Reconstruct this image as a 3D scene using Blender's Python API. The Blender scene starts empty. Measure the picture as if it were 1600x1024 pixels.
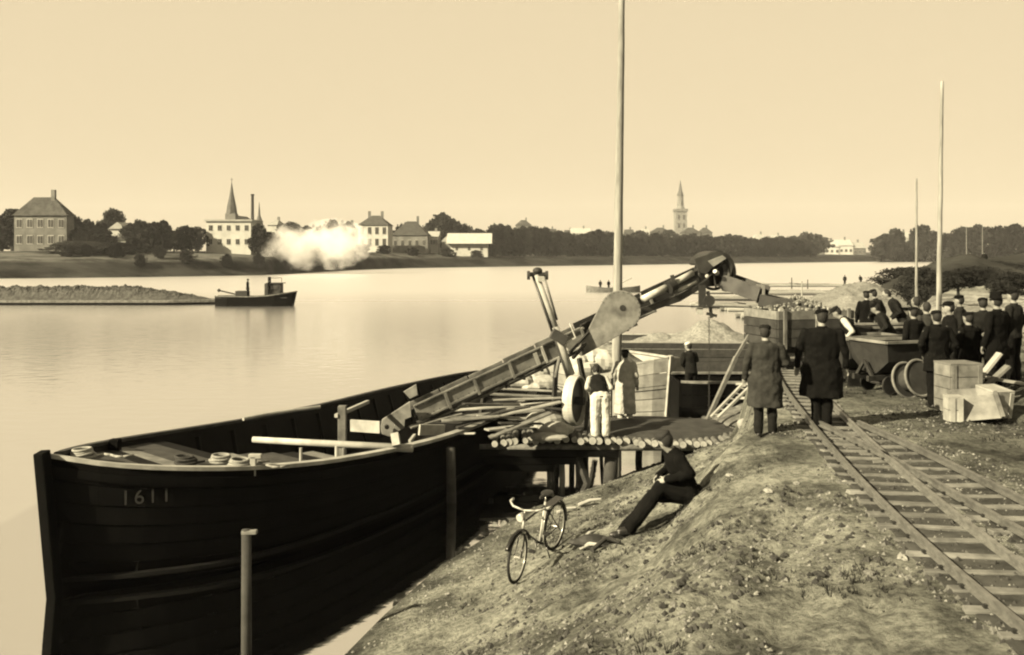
import bpy, bmesh, math, random
from math import sin, cos, pi, radians, sqrt
from mathutils import Vector, Matrix, noise
rnd = random.Random(7)
S = bpy.context.scene
COL = S.collection

# ---------------------------------------------------------------- camera
F, HY, CZ = 1500.0, 393.0, 5.0          # focal length and horizon measured on the 1600 px wide photograph, eye height above the river
cam = bpy.data.cameras.new('camera'); camo = bpy.data.objects.new('camera', cam); COL.objects.link(camo)
camo.location = (0, 0, CZ); camo.rotation_euler = (pi/2, 0, 0)
cam.sensor_width = 36; cam.lens = 36*F/1600
cam.shift_y = -(512-HY)/1600
cam.clip_start = .1; cam.clip_end = 12000
S.camera = camo
S.view_settings.view_transform = 'Standard'; S.view_settings.look = 'None'
S.view_settings.exposure = 1.85; S.view_settings.gamma = 1
S.view_settings.use_curve_mapping = False
S.cycles.filter_width = 2.1
S.cycles.use_denoising = True
S.cycles.max_bounces = 12; S.cycles.diffuse_bounces = 3; S.cycles.glossy_bounces = 3
S.cycles.volume_bounces = 12; S.cycles.transparent_max_bounces = 12
S.cycles.volume_step_rate = 4; S.cycles.volume_max_steps = 64
S.cycles.caustics_reflective = False; S.cycles.caustics_refractive = False

# ---------------------------------------------------------------- light
SUN_EL, SUN_AZ = radians(31), math.atan2(-.84, -.54)     # azimuth: compass angle from +Y of the direction towards the sun
sd = Vector((-.84, -.54, 0)).normalized()*cos(SUN_EL) + Vector((0, 0, sin(SUN_EL)))
sl = bpy.data.lights.new('sun', 'SUN'); so = bpy.data.objects.new('sun', sl); COL.objects.link(so)
so.rotation_euler = sd.to_track_quat('Z', 'Y').to_euler(); so.location = (-20, -10, 30)
sl.energy = 5.0; sl.angle = radians(.6); sl.color = (1, .845, .56)
W = bpy.data.worlds.new('World'); S.world = W; W.use_nodes = True
nt = W.node_tree; nt.nodes.clear()
N = nt.nodes.new; L = nt.links.new
sky = N('ShaderNodeTexSky'); sky.sky_type = 'NISHITA'; sky.sun_disc = False
sky.sun_elevation = SUN_EL; sky.sun_rotation = SUN_AZ; sky.dust_density = 4; sky.air_density = 1
bw = N('ShaderNodeRGBToBW'); L(sky.outputs[0], bw.inputs[0])
pw = N('ShaderNodeMath'); pw.operation = 'POWER'; L(bw.outputs[0], pw.inputs[0]); pw.inputs[1].default_value = .05
ml = N('ShaderNodeMath'); ml.operation = 'MULTIPLY'; L(pw.outputs[0], ml.inputs[0]); ml.inputs[1].default_value = 2.09
tint = N('ShaderNodeVectorMath'); tint.operation = 'SCALE'; tint.inputs[0].default_value = (1, .822, .522)
L(ml.outputs[0], tint.inputs['Scale'])
bg = N('ShaderNodeBackground'); L(tint.outputs[0], bg.inputs[0]); bg.inputs[1].default_value = .1
wo = N('ShaderNodeOutputWorld'); L(bg.outputs[0], wo.inputs[0])

# ---------------------------------------------------------------- materials
def G(v): return (v*.515, v*.525, v*.495, 1)
MATS = {}
def mat(name, v, rough=.85, v2=None, scale=3, detail=6, bump=0, bscale=None, stretch=(1, 1, 1), lo=.35, hi=.65, spec=.3, metal=0, coords='Object'):
    """procedural: two tones mixed by noise, optional bump"""
    if name in MATS: return MATS[name]
    m = bpy.data.materials.new(name); m.use_nodes = True; t = m.node_tree
    b = t.nodes['Principled BSDF']; n = t.nodes.new; l = t.links.new
    b.inputs['Roughness'].default_value = rough; b.inputs['Specular IOR Level'].default_value = spec
    b.inputs['Metallic'].default_value = metal
    tc = n('ShaderNodeTexCoord'); mp = n('ShaderNodeMapping'); l(tc.outputs[coords], mp.inputs[0]); mp.inputs['Scale'].default_value = stretch
    no = n('ShaderNodeTexNoise'); l(mp.outputs[0], no.inputs[0]); no.inputs['Scale'].default_value = scale; no.inputs['Detail'].default_value = detail; no.inputs['Roughness'].default_value = .62
    r = n('ShaderNodeValToRGB'); l(no.outputs[0], r.inputs[0])
    v2 = v*.6 if v2 is None else v2
    r.color_ramp.elements[0].position = lo; r.color_ramp.elements[0].color = G(v2)
    r.color_ramp.elements[1].position = hi; r.color_ramp.elements[1].color = G(v)
    oi = n('ShaderNodeObjectInfo'); mr = n('ShaderNodeMapRange'); l(oi.outputs['Random'], mr.inputs[0])
    mr.inputs['To Min'].default_value = .82; mr.inputs['To Max'].default_value = 1.12
    mx = n('ShaderNodeVectorMath'); mx.operation = 'SCALE'; l(r.outputs[0], mx.inputs[0]); l(mr.outputs[0], mx.inputs['Scale'])
    l(mx.outputs[0], b.inputs['Base Color'])
    if bump:
        n2 = n('ShaderNodeTexNoise'); l(mp.outputs[0], n2.inputs[0]); n2.inputs['Scale'].default_value = bscale or scale*4; n2.inputs['Detail'].default_value = 4
        bp = n('ShaderNodeBump'); l(n2.outputs[0], bp.inputs['Height']); bp.inputs['Strength'].default_value = min(1, bump*10); bp.inputs['Distance'].default_value = bump
        l(bp.outputs[0], b.inputs['Normal'])
    MATS[name] = m; return m
M = dict(
 tar=mat('tarred_wood', .0055, .8, .0025, 2.5, bump=.003, bscale=14, spec=.03),
 inner=mat('dark_hull_lining', .012, .9, .005, 3, bump=.004, spec=.1),
 pale=mat('weathered_pale_wood', .50, .8, .30, 3, bump=.004, bscale=30, stretch=(1, 1, 1)),
 wood=mat('grey_wood', .27, .85, .12, 4, bump=.004, bscale=25),
 darkwood=mat('dark_wood', .06, .85, .025, 4, bump=.004, bscale=25),
 log=mat('log_bark', .20, .9, .08, 6, bump=.008, bscale=20),
 logend=mat('log_end_grain', .55, .8, .38, 12),
 post=mat('pole_wood', .38, .8, .19, 2, bump=.003, stretch=(4, 4, .5)),
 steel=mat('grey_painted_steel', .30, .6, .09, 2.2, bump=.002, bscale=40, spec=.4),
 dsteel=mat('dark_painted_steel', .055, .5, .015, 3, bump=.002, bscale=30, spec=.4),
 bright=mat('bright_metal', .62, .35, .4, 6, spec=.6),
 rail=mat('rail_steel', .30, .4, .14, 8, spec=.6, metal=.3),
 rust=mat('rusty_iron', .035, .7, .015, 8, spec=.3),
 tie=mat('sleeper_wood', .24, .9, .12, 5, bump=.006, bscale=25),
 soil=mat('bank_soil', .24, .95, .085, 1.1, detail=10, bump=.03, bscale=9, lo=.36, hi=.62, spec=.1),
 clod=mat('soil_clods', .26, .95, .10, 4, bump=.01, spec=.1),
 stone=mat('pale_stone', .42, .9, .25, 6, bump=.01, spec=.2),
 gravel=mat('gravel', .34, .95, .15, 9, detail=8, bump=.04, bscale=14, spec=.1),
 lime=mat('pale_rubble', .52, .95, .28, 6, bump=.02, spec=.1),
 grassland=mat('far_bank_grass', .085, 1, .035, .12, detail=10, bump=.2, bscale=1.5, stretch=(.5, 2, 3), spec=0),
 grass=mat('grass_tufts', .06, 1, .02, 4, spec=0),
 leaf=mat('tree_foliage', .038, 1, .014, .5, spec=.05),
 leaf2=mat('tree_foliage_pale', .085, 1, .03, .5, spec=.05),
 bark=mat('tree_bark', .05, .95, .025, 3),
 wall=mat('plaster_wall', .72, .9, .55, .5, spec=.1),
 wallg=mat('grey_plaster_wall', .26, .9, .16, .4, spec=.1),
 roof=mat('dark_roof', .10, .9, .05, 1, spec=.1),
 roofl=mat('pale_roof', .50, .8, .38, 1, spec=.2),
 slate=mat('spire_slate', .14, .8, .09, .6, spec=.2),
 pane=mat('window_dark', .05, .3, .03, 2, spec=.5),
 skin=mat('skin', .34, .6, .27, 8),
 hair=mat('hair', .02, .8, .012, 20),
 black=mat('black_wool', .009, .95, .005, 12, bump=.002, spec=.05),
 dcloth=mat('dark_cloth', .022, .95, .012, 10, bump=.003, spec=.05),
 gcloth=mat('grey_cloth', .055, .95, .03, 6, bump=.004, bscale=10, spec=.05),
 lcloth=mat('light_coat_cloth', .66, .9, .48, 5, bump=.004, bscale=9, spec=.05),
 white=mat('white_cloth', .68, .9, .55, 5, bump=.004, bscale=12, spec=.05),
 shoe=mat('black_leather', .02, .45, .012, 9, spec=.4),
 tyre=mat('tyre_rubber', .02, .8, .012, 20),
 enamel=mat('black_enamel', .015, .25, .01, 9, spec=.5),
 chrome=mat('nickel_plate', .7, .25, .55, 9, spec=.6, metal=.5),
 cream=mat('cream_paint', .6, .5, .45, 9),
 rope=mat('rope', .4, .9, .25, 30),
 paint=mat('faded_lettering', .0065, .9, .02, 12),
)

# ---------------------------------------------------------------- helpers
def P(px, py, d):                                 # the point seen at (px, py) of the photograph at distance d ahead of the camera
    return Vector(((px-800)/F*d, d, CZ-(py-HY)/F*d))
class MB:
    def __init__(s): s.v = []; s.f = []; s.m = []; s.sm = True
    def add(s, vs, fs, mi=0):
        o = len(s.v); s.v += [tuple(v) for v in vs]; s.f += [tuple(i+o for i in f) for f in fs]; s.m += [mi]*len(fs); return s
    def box(s, c, sz, R=None, mi=0, jit=0):
        x, y, z = (k/2 for k in sz); vs = []
        for a in (-x, x):
            for b in (-y, y):
                for d in (-z, z):
                    p = Vector((a, b, d)) + Vector((rnd.uniform(-jit, jit), rnd.uniform(-jit, jit), rnd.uniform(-jit, jit)))
                    if R is not None: p = R @ p
                    vs.append(p+Vector(c))
        return s.add(vs, [(0,1,3,2), (4,6,7,5), (0,4,5,1), (2,3,7,6), (0,2,6,4), (1,5,7,3)], mi)
    def beam(s, a, b, w, h, up=(0, 0, 1), mi=0, w2=None, h2=None):    # rectangular bar from a to b
        a, b = Vector(a), Vector(b); d = (b-a).normalized(); sx = d.cross(Vector(up))
        if sx.length < 1e-3: sx = d.cross(Vector((0, 1, 0)))
        sx.normalize(); uz = sx.cross(d)
        w2 = w2 or w; h2 = h2 or h; vs = []
        for p, ww, hh in ((a, w, h), (b, w2, h2)):
            for i, j in ((-1,-1), (1,-1), (1,1), (-1,1)): vs.append(p+sx*i*ww/2+uz*j*hh/2)
        return s.add(vs, [(3,2,1,0), (4,5,6,7), (0,1,5,4), (1,2,6,5), (2,3,7,6), (3,0,4,7)], mi)
    def tube(s, a, b, r0, r1=None, n=10, mi=0, capmi=None):
        a, b = Vector(a), Vector(b); d = (b-a).normalized(); r1 = r0 if r1 is None else r1
        x = d.orthogonal().normalized(); y = d.cross(x); vs = []
        for p, r in ((a, r0), (b, r1)):
            for i in range(n): t = 2*pi*i/n; vs.append(p+x*cos(t)*r+y*sin(t)*r)
        s.add(vs, [(i, (i+1) % n, n+(i+1) % n, n+i) for i in range(n)], mi)
        o = len(s.v)-2*n; c = mi if capmi is None else capmi
        s.f += [tuple(o+n-1-i for i in range(n)), tuple(o+n+i for i in range(n))]; s.m += [c, c]; return s
    def path(s, pts, r, n=8, mi=0):
        for a, b in zip(pts[:-1], pts[1:]): s.tube(a, b, r, n=n, mi=mi)
        return s
    def ball(s, c, r, sc=(1, 1, 1), n=8, R=None, jit=0, mi=0):
        c = Vector(c); vs = []; k = n
        for i in range(k+1):
            th = pi*i/k
            for j in range(2*k):
                ph = pi*j/k; q = Vector((sin(th)*cos(ph)*sc[0], sin(th)*sin(ph)*sc[1], cos(th)*sc[2]))*r
                if jit and 0 < i < k: q *= 1+rnd.uniform(-jit, jit)
                if R is not None: q = R @ q
                vs.append(c+q)
        fs = []
        for i in range(k):
            for j in range(2*k):
                a = i*2*k+j; b = i*2*k+(j+1) % (2*k)
                if i == 0: fs.append((a, a+2*k, b+2*k))
                elif i == k-1: fs.append((a, a+2*k, b))
                else: fs.append((a, a+2*k, b+2*k, b))
        return s.add(vs, fs, mi)
    def loft(s, secs, n=16, mi=0, R=None, cap=True):              # secs: (centre, rx, ry) stacked ellipses in the XY plane
        vs = []
        for c, rx, ry in secs:
            for i in range(n): t = 2*pi*i/n; vs.append(Vector(c)+Vector((cos(t)*rx, sin(t)*ry, 0)))
        k = len(secs); fs = [(a*n+i, a*n+(i+1) % n, (a+1)*n+(i+1) % n, (a+1)*n+i) for a in range(k-1) for i in range(n)]
        if cap: fs += [tuple(n-1-i for i in range(n)), tuple((k-1)*n+i for i in range(n))]
        return s.add(vs, fs, mi)
    def prism(s, pts, off, mi=0):                                 # polygon pts swept by vector off
        n = len(pts); off = Vector(off); vs = [Vector(p) for p in pts]+[Vector(p)+off for p in pts]
        return s.add(vs, [tuple(range(n)), tuple(2*n-1-i for i in range(n))]+[(i, n+i, n+(i+1) % n, (i+1) % n) for i in range(n)], mi)
    def ring(s, c, ax, R, r, n=36, k=8, mi=0):
        c = Vector(c); ax = Vector(ax).normalized(); x = ax.orthogonal().normalized(); y = ax.cross(x); vs = []
        for i in range(n):
            t = 2*pi*i/n; e = x*cos(t)+y*sin(t)
            for j in range(k): u = 2*pi*j/k; vs.append(c+e*(R+r*cos(u))+ax*r*sin(u))
        return s.add(vs, [(i*k+j, ((i+1) % n)*k+j, ((i+1) % n)*k+(j+1) % k, i*k+(j+1) % k) for i in range(n) for j in range(k)], mi)
ORG = {}
def tag(o, label=None, cat=None, group=None, kind=None):
    if label: o['label'] = label
    if cat: o['category'] = cat
    if group: o['group'] = group
    if kind: o['kind'] = kind
    return o
def fixn(me):
    bm = bmesh.new(); bm.from_mesh(me); bmesh.ops.recalc_face_normals(bm, faces=bm.faces); bm.to_mesh(me); bm.free()
def obj(name, mb, m, parent=None, loc=None, smooth=False, bevel=0, fix=True, local=False):
    """link ONE mesh object; vertices are given in world space (or local=True: in the parent's space)"""
    me = bpy.data.meshes.new(name)
    if local: o0 = Vector((0, 0, 0))
    elif parent is not None: o0 = ORG[parent.name]
    elif loc is not None: o0 = Vector(loc)
    else:
        xs = [v[0] for v in mb.v]; ys = [v[1] for v in mb.v]; zs = [v[2] for v in mb.v]
        o0 = Vector(((min(xs)+max(xs))/2, (min(ys)+max(ys))/2, min(zs)))
    me.from_pydata([(v[0]-o0.x, v[1]-o0.y, v[2]-o0.z) for v in mb.v], [], mb.f)
    ms = m if isinstance(m, (list, tuple)) else [m]
    for x in ms: me.materials.append(M[x] if isinstance(x, str) else x)
    if len(ms) > 1: me.polygons.foreach_set('material_index', mb.m)
    if fix: fixn(me)
    if smooth: me.polygons.foreach_set('use_smooth', [True]*len(me.polygons))
    me.update()
    o = bpy.data.objects.new(name, me); COL.objects.link(o)
    if parent is not None: o.parent = parent; ORG[o.name] = ORG[parent.name]
    else: o.location = o0; ORG[o.name] = Vector(o0)
    if bevel:
        b = o.modifiers.new('bevel', 'BEVEL'); b.width = bevel; b.segments = 2; b.limit_method = 'ANGLE'
    return o
def thing(name, loc, label, cat, group=None, rz=0):
    o = bpy.data.objects.new(name, None); COL.objects.link(o); o.location = loc; o.rotation_euler = (0, 0, rz)
    o.empty_display_size = .2
    ORG[o.name] = Vector(loc); return tag(o, label, cat, group)
KIDS = {}
def copy_tree(o, parent=None):
    c = o.copy(); COL.objects.link(c); c.parent = parent
    for ch in [x for x in bpy.data.objects if x.parent is o]: copy_tree(ch, c)
    return c
def share(name, me, parent, loc, rot=(0, 0, 0), sc=(1, 1, 1)):    # one more object on shared mesh data
    o = bpy.data.objects.new(name, me); COL.objects.link(o); o.location = loc; o.rotation_euler = rot; o.scale = sc
    o.parent = parent
    return o
def lerp_table(T, y):
    if y <= T[0][0]: return T[0][1]
    for (a, va), (b, vb) in zip(T[:-1], T[1:]):
        if y <= b: return va+(vb-va)*(y-a)/(b-a)
    return T[-1][1]
def sstep(a, b, x):
    t = max(0, min(1, (x-a)/(b-a))); return t*t*(3-2*t)
def fn(x, y, z=0, o=5): return noise.fractal(Vector((x, y, z)), 1.0, 2.1, o)

# ================================================================ SETTING
# -------- near bank
SH = [(-4, -6.4), (5, -4.0), (8, -3.1), (12, -2.05), (13.2, -1.76), (15.2, -1.16), (18.7, .37), (20.4, 1.77), (21.9, 2.8), (24, 5.0), (28, 7.6), (35, 12), (50, 17.5), (80, 31), (110, 42), (150, 62), (200, 90), (260, 130), (400, 260)]
PR = [(-3, -.9), (0, 0), (1.4, .38), (3.2, 1.08), (4.0, 1.45), (4.7, 2.12), (5.4, 2.3), (400, 2.3)]
WS = [(5, 1.0), (14, 1.0), (16, 1.06), (18, 1.1), (20, .98), (24, .62), (60, .9), (100, 2)]
TRC = [(4.5, 3.72), (8, 3.93), (11, 4.28), (14.5, 4.83), (18, 5.45), (21.5, 6.2), (25.5, 7.3), (31, 9.2)]
def bank_h(x, y):
    d = x-lerp_table(SH, y); k = lerp_table(WS, y)
    z = lerp_table(PR, d/k if d > 0 else d)
    # the bank is softer towards the camera
    if y < 12 and d > 0:
        t = sstep(12, 7, y); z = z*(1-t)+t*2.25*sstep(-.3, 5.2, d)
    if d > 0:
        a = sstep(0, 3, d)
        flat = 1-.75*sstep(3.3, 4.2, x)*sstep(8.6, 6.6, x)*sstep(32, 24, y)     # the track bed is trodden flat
        z += a*flat*(.10*fn(x*.55, y*.55, 3)+.065*fn(x*2.3, y*2.3, 9, 4))+.028*fn(x*7, y*7, 1, 3)*min(1, d)
        z += .13*a*(1-sstep(4.6, 6, d))*(abs(noise.noise(Vector((x*1.15, y*1.15, 7))))-.15)*sstep(26, 20, y)
        z -= .14*a*sstep(.6, 0, abs(d-5.6+.3*sin(y)))*sstep(14, 10, y)*.6
        # long low ridge right of the track and rising ground far down the bank
        z += .28*sstep(7.2, 8.6, x-.16*(y-12))*sstep(40, 20, y)
        z += 1.6*sstep(45, 95, y)*sstep(8, 26, d)*(1+.35*fn(x*.05, y*.03, 4))
        z += .9*sstep(60, 70, y)*sstep(2, 8, d)*max(0, fn(x*.12, y*.06, 8))
        c = lerp_table(TRC, y); l_, r_ = c-.75, (5.95 if y < 14.4 else c+.75)
        m_ = sstep(l_-.5, l_, x)*sstep(r_+.5, r_, x)*sstep(32, 28, y)
        z = z*(1-m_)+m_*(2.312+.012*fn(x*3, y*3, 5, 3))
    return z
def ground_mesh():
    ys = [-3.0]
    while ys[-1] < 400: ys.append(ys[-1]+max(.085, abs(ys[-1]-4)*.0105))
    ds = [-1.6]
    while ds[-1] < 420: ds.append(ds[-1]+max(.075, (ds[-1]-4)*.022 if ds[-1] > 5 else .075))
    vs = []; fs = []; n = len(ds)
    for y in ys:
        x0 = lerp_table(SH, y)
        for d in ds: vs.append((x0+d, y, bank_h(x0+d, y)))
    for i in range(len(ys)-1):
        for j in range(n-1): a = i*n+j; fs.append((a, a+1, a+n+1, a+n))
    mb = MB(); mb.v = vs; mb.f = fs; mb.m = [0]*len(fs); return mb
gm = bpy.data.materials.new('bank_ground'); gm.use_nodes = True
def ground_material(m):
    t = m.node_tree; n = t.nodes.new; l = t.links.new; b = t.nodes['Principled BSDF']
    b.inputs['Roughness'].default_value = .97; b.inputs['Specular IOR Level'].default_value = .08
    g = n('ShaderNodeNewGeometry')
    def nz(sc, det, ro=.6):
        x = n('ShaderNodeTexNoise'); l(g.outputs['Position'], x.inputs[0]); x.inputs['Scale'].default_value = sc; x.inputs['Detail'].default_value = det; x.inputs['Roughness'].default_value = ro; return x
    def ramp(src, p0, c0, p1, c1):
        r = n('ShaderNodeValToRGB'); l(src, r.inputs[0]); r.color_ramp.elements[0].position = p0; r.color_ramp.elements[1].position = p1
        r.color_ramp.elements[0].color = G(c0); r.color_ramp.elements[1].color = G(c1); return r
    base = ramp(nz(.9, 12, .68).outputs[0], .41, .15, .58, .52)
    fine = ramp(nz(11, 6, .7).outputs[0], .40, .72, .56, 1.5)
    mx = n('ShaderNodeMix'); mx.data_type = 'RGBA'; mx.blend_type = 'MULTIPLY'; mx.inputs['Factor'].default_value = 1
    l(base.outputs[0], mx.inputs['A']); l(fine.outputs[0], mx.inputs['B'])
    # dark grass and weed patches
    sp = ramp(nz(2.6, 5, .6).outputs[0], .60, 0, .66, 1)
    m2 = n('ShaderNodeMix'); m2.data_type = 'RGBA'; l(sp.outputs[0], m2.inputs['Factor']); l(mx.outputs['Result'], m2.inputs['A']); m2.inputs['B'].default_value = G(.05)
    # far down the bank: grass (dark) with bare sand
    sx = n('ShaderNodeSeparateXYZ'); l(g.outputs['Position'], sx.inputs[0])
    fr = n('ShaderNodeMapRange'); l(sx.outputs['Y'], fr.inputs[0]); fr.inputs['From Min'].default_value = 55; fr.inputs['From Max'].default_value = 260
    gr = ramp(nz(.10, 8, .65).outputs[0], .44, .035, .60, .26)
    m3 = n('ShaderNodeMix'); m3.data_type = 'RGBA'; l(fr.outputs[0], m3.inputs['Factor']); l(m2.outputs['Result'], m3.inputs['A']); l(gr.outputs[0], m3.inputs['B'])
    # pale dry sand between 30 and 60 m and on the beach
    f1 = n('ShaderNodeMapRange'); l(sx.outputs['Y'], f1.inputs[0]); f1.inputs['From Min'].default_value = 24; f1.inputs['From Max'].default_value = 34
    f2 = n('ShaderNodeMapRange'); l(sx.outputs['Y'], f2.inputs[0]); f2.inputs['From Min'].default_value = 72; f2.inputs['From Max'].default_value = 56
    mm = n('ShaderNodeMath'); mm.operation = 'MULTIPLY'; l(f1.outputs[0], mm.inputs[0]); l(f2.outputs[0], mm.inputs[1])
    sand = ramp(nz(.35, 8, .6).outputs[0], .38, .17, .55, .46)
    m4 = n('ShaderNodeMix'); m4.data_type = 'RGBA'; l(mm.outputs[0], m4.inputs['Factor']); l(m3.outputs['Result'], m4.inputs['A']); l(sand.outputs[0], m4.inputs['B'])
    # wet strip at the water line
    wz = n('ShaderNodeMapRange'); l(sx.outputs['Z'], wz.inputs[0]); wz.inputs['From Min'].default_value = .03; wz.inputs['From Max'].default_value = .12; wz.inputs['To Min'].default_value = .45; wz.inputs['To Max'].default_value = 1
    sc = n('ShaderNodeVectorMath'); sc.operation = 'SCALE'; l(m4.outputs['Result'], sc.inputs[0]); l(wz.outputs[0], sc.inputs['Scale'])
    # coal dust and cinders trodden into the ground right of the rails
    cx = n('ShaderNodeMapRange'); l(sx.outputs['X'], cx.inputs[0]); cx.inputs['From Min'].default_value = 5.3; cx.inputs['From Max'].default_value = 6.4
    cy = n('ShaderNodeMapRange'); l(sx.outputs['Y'], cy.inputs[0]); cy.inputs['From Min'].default_value = 27; cy.inputs['From Max'].default_value = 21
    cm = n('ShaderNodeMath'); cm.operation = 'MULTIPLY'; l(cx.outputs[0], cm.inputs[0]); l(cy.outputs[0], cm.inputs[1])
    cn = n('ShaderNodeMath'); cn.operation = 'MULTIPLY_ADD'; l(cm.outputs[0], cn.inputs[0]); cn.inputs[1].default_value = -.5; cn.inputs[2].default_value = 1
    cs = n('ShaderNodeVectorMath'); cs.operation = 'SCALE'; l(sc.outputs[0], cs.inputs[0]); l(cn.outputs[0], cs.inputs['Scale'])
    l(cs.outputs[0], b.inputs['Base Color'])
    bp = n('ShaderNodeBump'); l(nz(14, 7, .7).outputs[0], bp.inputs['Height']); bp.inputs['Strength'].default_value = 1; bp.inputs['Distance'].default_value = .08
    l(bp.outputs[0], b.inputs['Normal'])
ground_material(gm)
o = obj('ground', ground_mesh(), gm, loc=(0, 0, 0), smooth=True, fix=False); tag(o, 'bare trampled earth bank sloping down to the river', kind='structure')

# -------- river
wm = bpy.data.materials.new('river_water'); wm.use_nodes = True
t = wm.node_tree; t.nodes.clear(); n = t.nodes.new; l = t.links.new
g = n('ShaderNodeNewGeometry'); mp = n('ShaderNodeMapping'); l(g.outputs['Position'], mp.inputs[0]); mp.inputs['Scale'].default_value = (1, 1.6, 1)
sx = n('ShaderNodeSeparateXYZ'); l(g.outputs['Position'], sx.inputs[0])
n1 = n('ShaderNodeTexNoise'); l(mp.outputs[0], n1.inputs[0]); n1.inputs['Scale'].default_value = 1.1; n1.inputs['Detail'].default_value = 5
fr = n('ShaderNodeMapRange'); l(sx.outputs['Y'], fr.inputs[0]); fr.inputs['From Min'].default_value = 16; fr.inputs['From Max'].default_value = 260; fr.inputs['To Min'].default_value = .008; fr.inputs['To Max'].default_value = .6
hm = n('ShaderNodeMath'); hm.operation = 'MULTIPLY'; l(n1.outputs[0], hm.inputs[0]); l(fr.outputs[0], hm.inputs[1])
bp = n('ShaderNodeBump'); l(hm.outputs[0], bp.inputs['Height']); bp.inputs['Strength'].default_value = 1; bp.inputs['Distance'].default_value = .35
fz = n('ShaderNodeFresnel'); fz.inputs['IOR'].default_value = 2.9; l(bp.outputs[0], fz.inputs['Normal'])
di = n('ShaderNodeBsdfDiffuse'); di.inputs[0].default_value = G(.003)
gl = n('ShaderNodeBsdfGlossy'); gl.inputs['Roughness'].default_value = .04; l(bp.outputs[0], gl.inputs['Normal']); gl.inputs[0].default_value = (1, 1, 1, 1)
mx = n('ShaderNodeMixShader'); l(fz.outputs[0], mx.inputs[0]); l(di.outputs[0], mx.inputs[1]); l(gl.outputs[0], mx.inputs[2])
# wind-ruffled open river: rougher and paler than the sheltered water beside the barge
kr = n('ShaderNodeMapRange'); l(sx.outputs['Y'], kr.inputs[0]); kr.inputs['From Min'].default_value = 20; kr.inputs['From Max'].default_value = 31; kr.inputs['To Min'].default_value = .82; kr.inputs['To Max'].default_value = .90
kx = n('ShaderNodeMapRange'); l(sx.outputs['X'], kx.inputs[0]); kx.inputs['From Min'].default_value = -6.9; kx.inputs['From Max'].default_value = -9.5; kx.inputs['To Min'].default_value = 0; kx.inputs['To Max'].default_value = .9
k2 = n('ShaderNodeMath'); k2.operation = 'MAXIMUM'; l(kr.outputs[0], k2.inputs[0]); l(kx.outputs[0], k2.inputs[1])
km = n('ShaderNodeMath'); km.operation = 'MAXIMUM'; l(k2.outputs[0], km.inputs[0]); l(fz.outputs[0], km.inputs[1]); l(km.outputs[0], mx.inputs[0])
r3 = n('ShaderNodeMapRange'); l(sx.outputs['Y'], r3.inputs[0]); r3.inputs['From Min'].default_value = 16; r3.inputs['From Max'].default_value = 120; r3.inputs['To Min'].default_value = .03; r3.inputs['To Max'].default_value = .34; l(r3.outputs[0], gl.inputs['Roughness'])
ou = n('ShaderNodeOutputMaterial'); l(mx.outputs[0], ou.inputs[0])
mb = MB(); mb.add([(-1400, -60, 0), (2400, -60, 0), (2400, 760, 0), (-1400, 760, 0)], [(0, 1, 2, 3)])
tag(obj('river_water', mb, wm, loc=(0, 0, 0)), 'smooth pale river reflecting the sky', kind='structure')

# -------- far bank
FS = [(-700, 60), (-300, 120), (-88, 178), (-70, 187), (-51, 202), (-43, 255), (-30, 285), (-4, 312), (48, 357), (111, 416), (188, 470), (400, 560), (1500, 700)]
def far_h(x, y):
    ys = lerp_table(FS, x); d = y-ys
    top = 5.0-1.7*sstep(-60, 10, x)
    z = -1.2+1.2*sstep(-12, 0, d) if d < 0 else top*(.72*sstep(0, 9, d)+.28*sstep(6, 34, d))
    if d > 0: z += .25*fn(x*.15, y*.15, 2)*sstep(0, 6, d)
    return z
vs = []; fs = []
xs = [-1400+i*40 for i in range(29)]+[-270+i*3.2 for i in range(190)]+[345+i*40 for i in range(60)]
ds = [-12, -5, 0, 1.5, 3, 5, 7, 9, 12, 16, 22, 30, 42, 60, 90, 140, 220, 400, 800, 1250]
for x in xs:
    for d in ds: y = lerp_table(FS, x)+d; vs.append((x, y, far_h(x, y)))
k = len(ds)
for i in range(len(xs)-1):
    for j in range(k-1): a = i*k+j; fs.append((a, a+k, a+k+1, a+1))
mb = MB(); mb.v = vs; mb.f = fs; mb.m = [0]*len(fs)
fm = bpy.data.materials.new('far_bank_ground'); fm.use_nodes = True
t = fm.node_tree; n = t.nodes.new; l = t.links.new; b = t.nodes['Principled BSDF']; b.inputs['Roughness'].default_value = 1; b.inputs['Specular IOR Level'].default_value = 0
g = n('ShaderNodeNewGeometry'); mp = n('ShaderNodeMapping'); l(g.outputs['Position'], mp.inputs[0]); mp.inputs['Scale'].default_value = (.5, 1.5, 2)
nn = n('ShaderNodeTexNoise'); l(mp.outputs[0], nn.inputs[0]); nn.inputs['Scale'].default_value = .16; nn.inputs['Detail'].default_value = 10; nn.inputs['Roughness'].default_value = .7
rr = n('ShaderNodeValToRGB'); l(nn.outputs[0], rr.inputs[0]); rr.color_ramp.elements[0].position = .40; rr.color_ramp.elements[1].position = .62
rr.color_ramp.elements[0].color = G(.015); rr.color_ramp.elements[1].color = G(.06)
r2 = n('ShaderNodeValToRGB'); l(nn.outputs[0], r2.inputs[0]); r2.color_ramp.elements[0].position = .42; r2.color_ramp.elements[1].position = .56
r2.color_ramp.elements[0].color = G(.04); r2.color_ramp.elements[1].color = G(.17)
sx = n('ShaderNodeSeparateXYZ'); l(g.outputs['Position'], sx.inputs[0])
hr = n('ShaderNodeMapRange'); l(sx.outputs['Z'], hr.inputs[0]); hr.inputs['From Min'].default_value = 2.7; hr.inputs['From Max'].default_value = 3.5
mx = n('ShaderNodeMix'); mx.data_type = 'RGBA'; l(hr.outputs[0], mx.inputs['Factor']); l(rr.outputs[0], mx.inputs['A']); l(r2.outputs[0], mx.inputs['B'])
l(mx.outputs['Result'], b.inputs['Base Color'])
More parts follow.
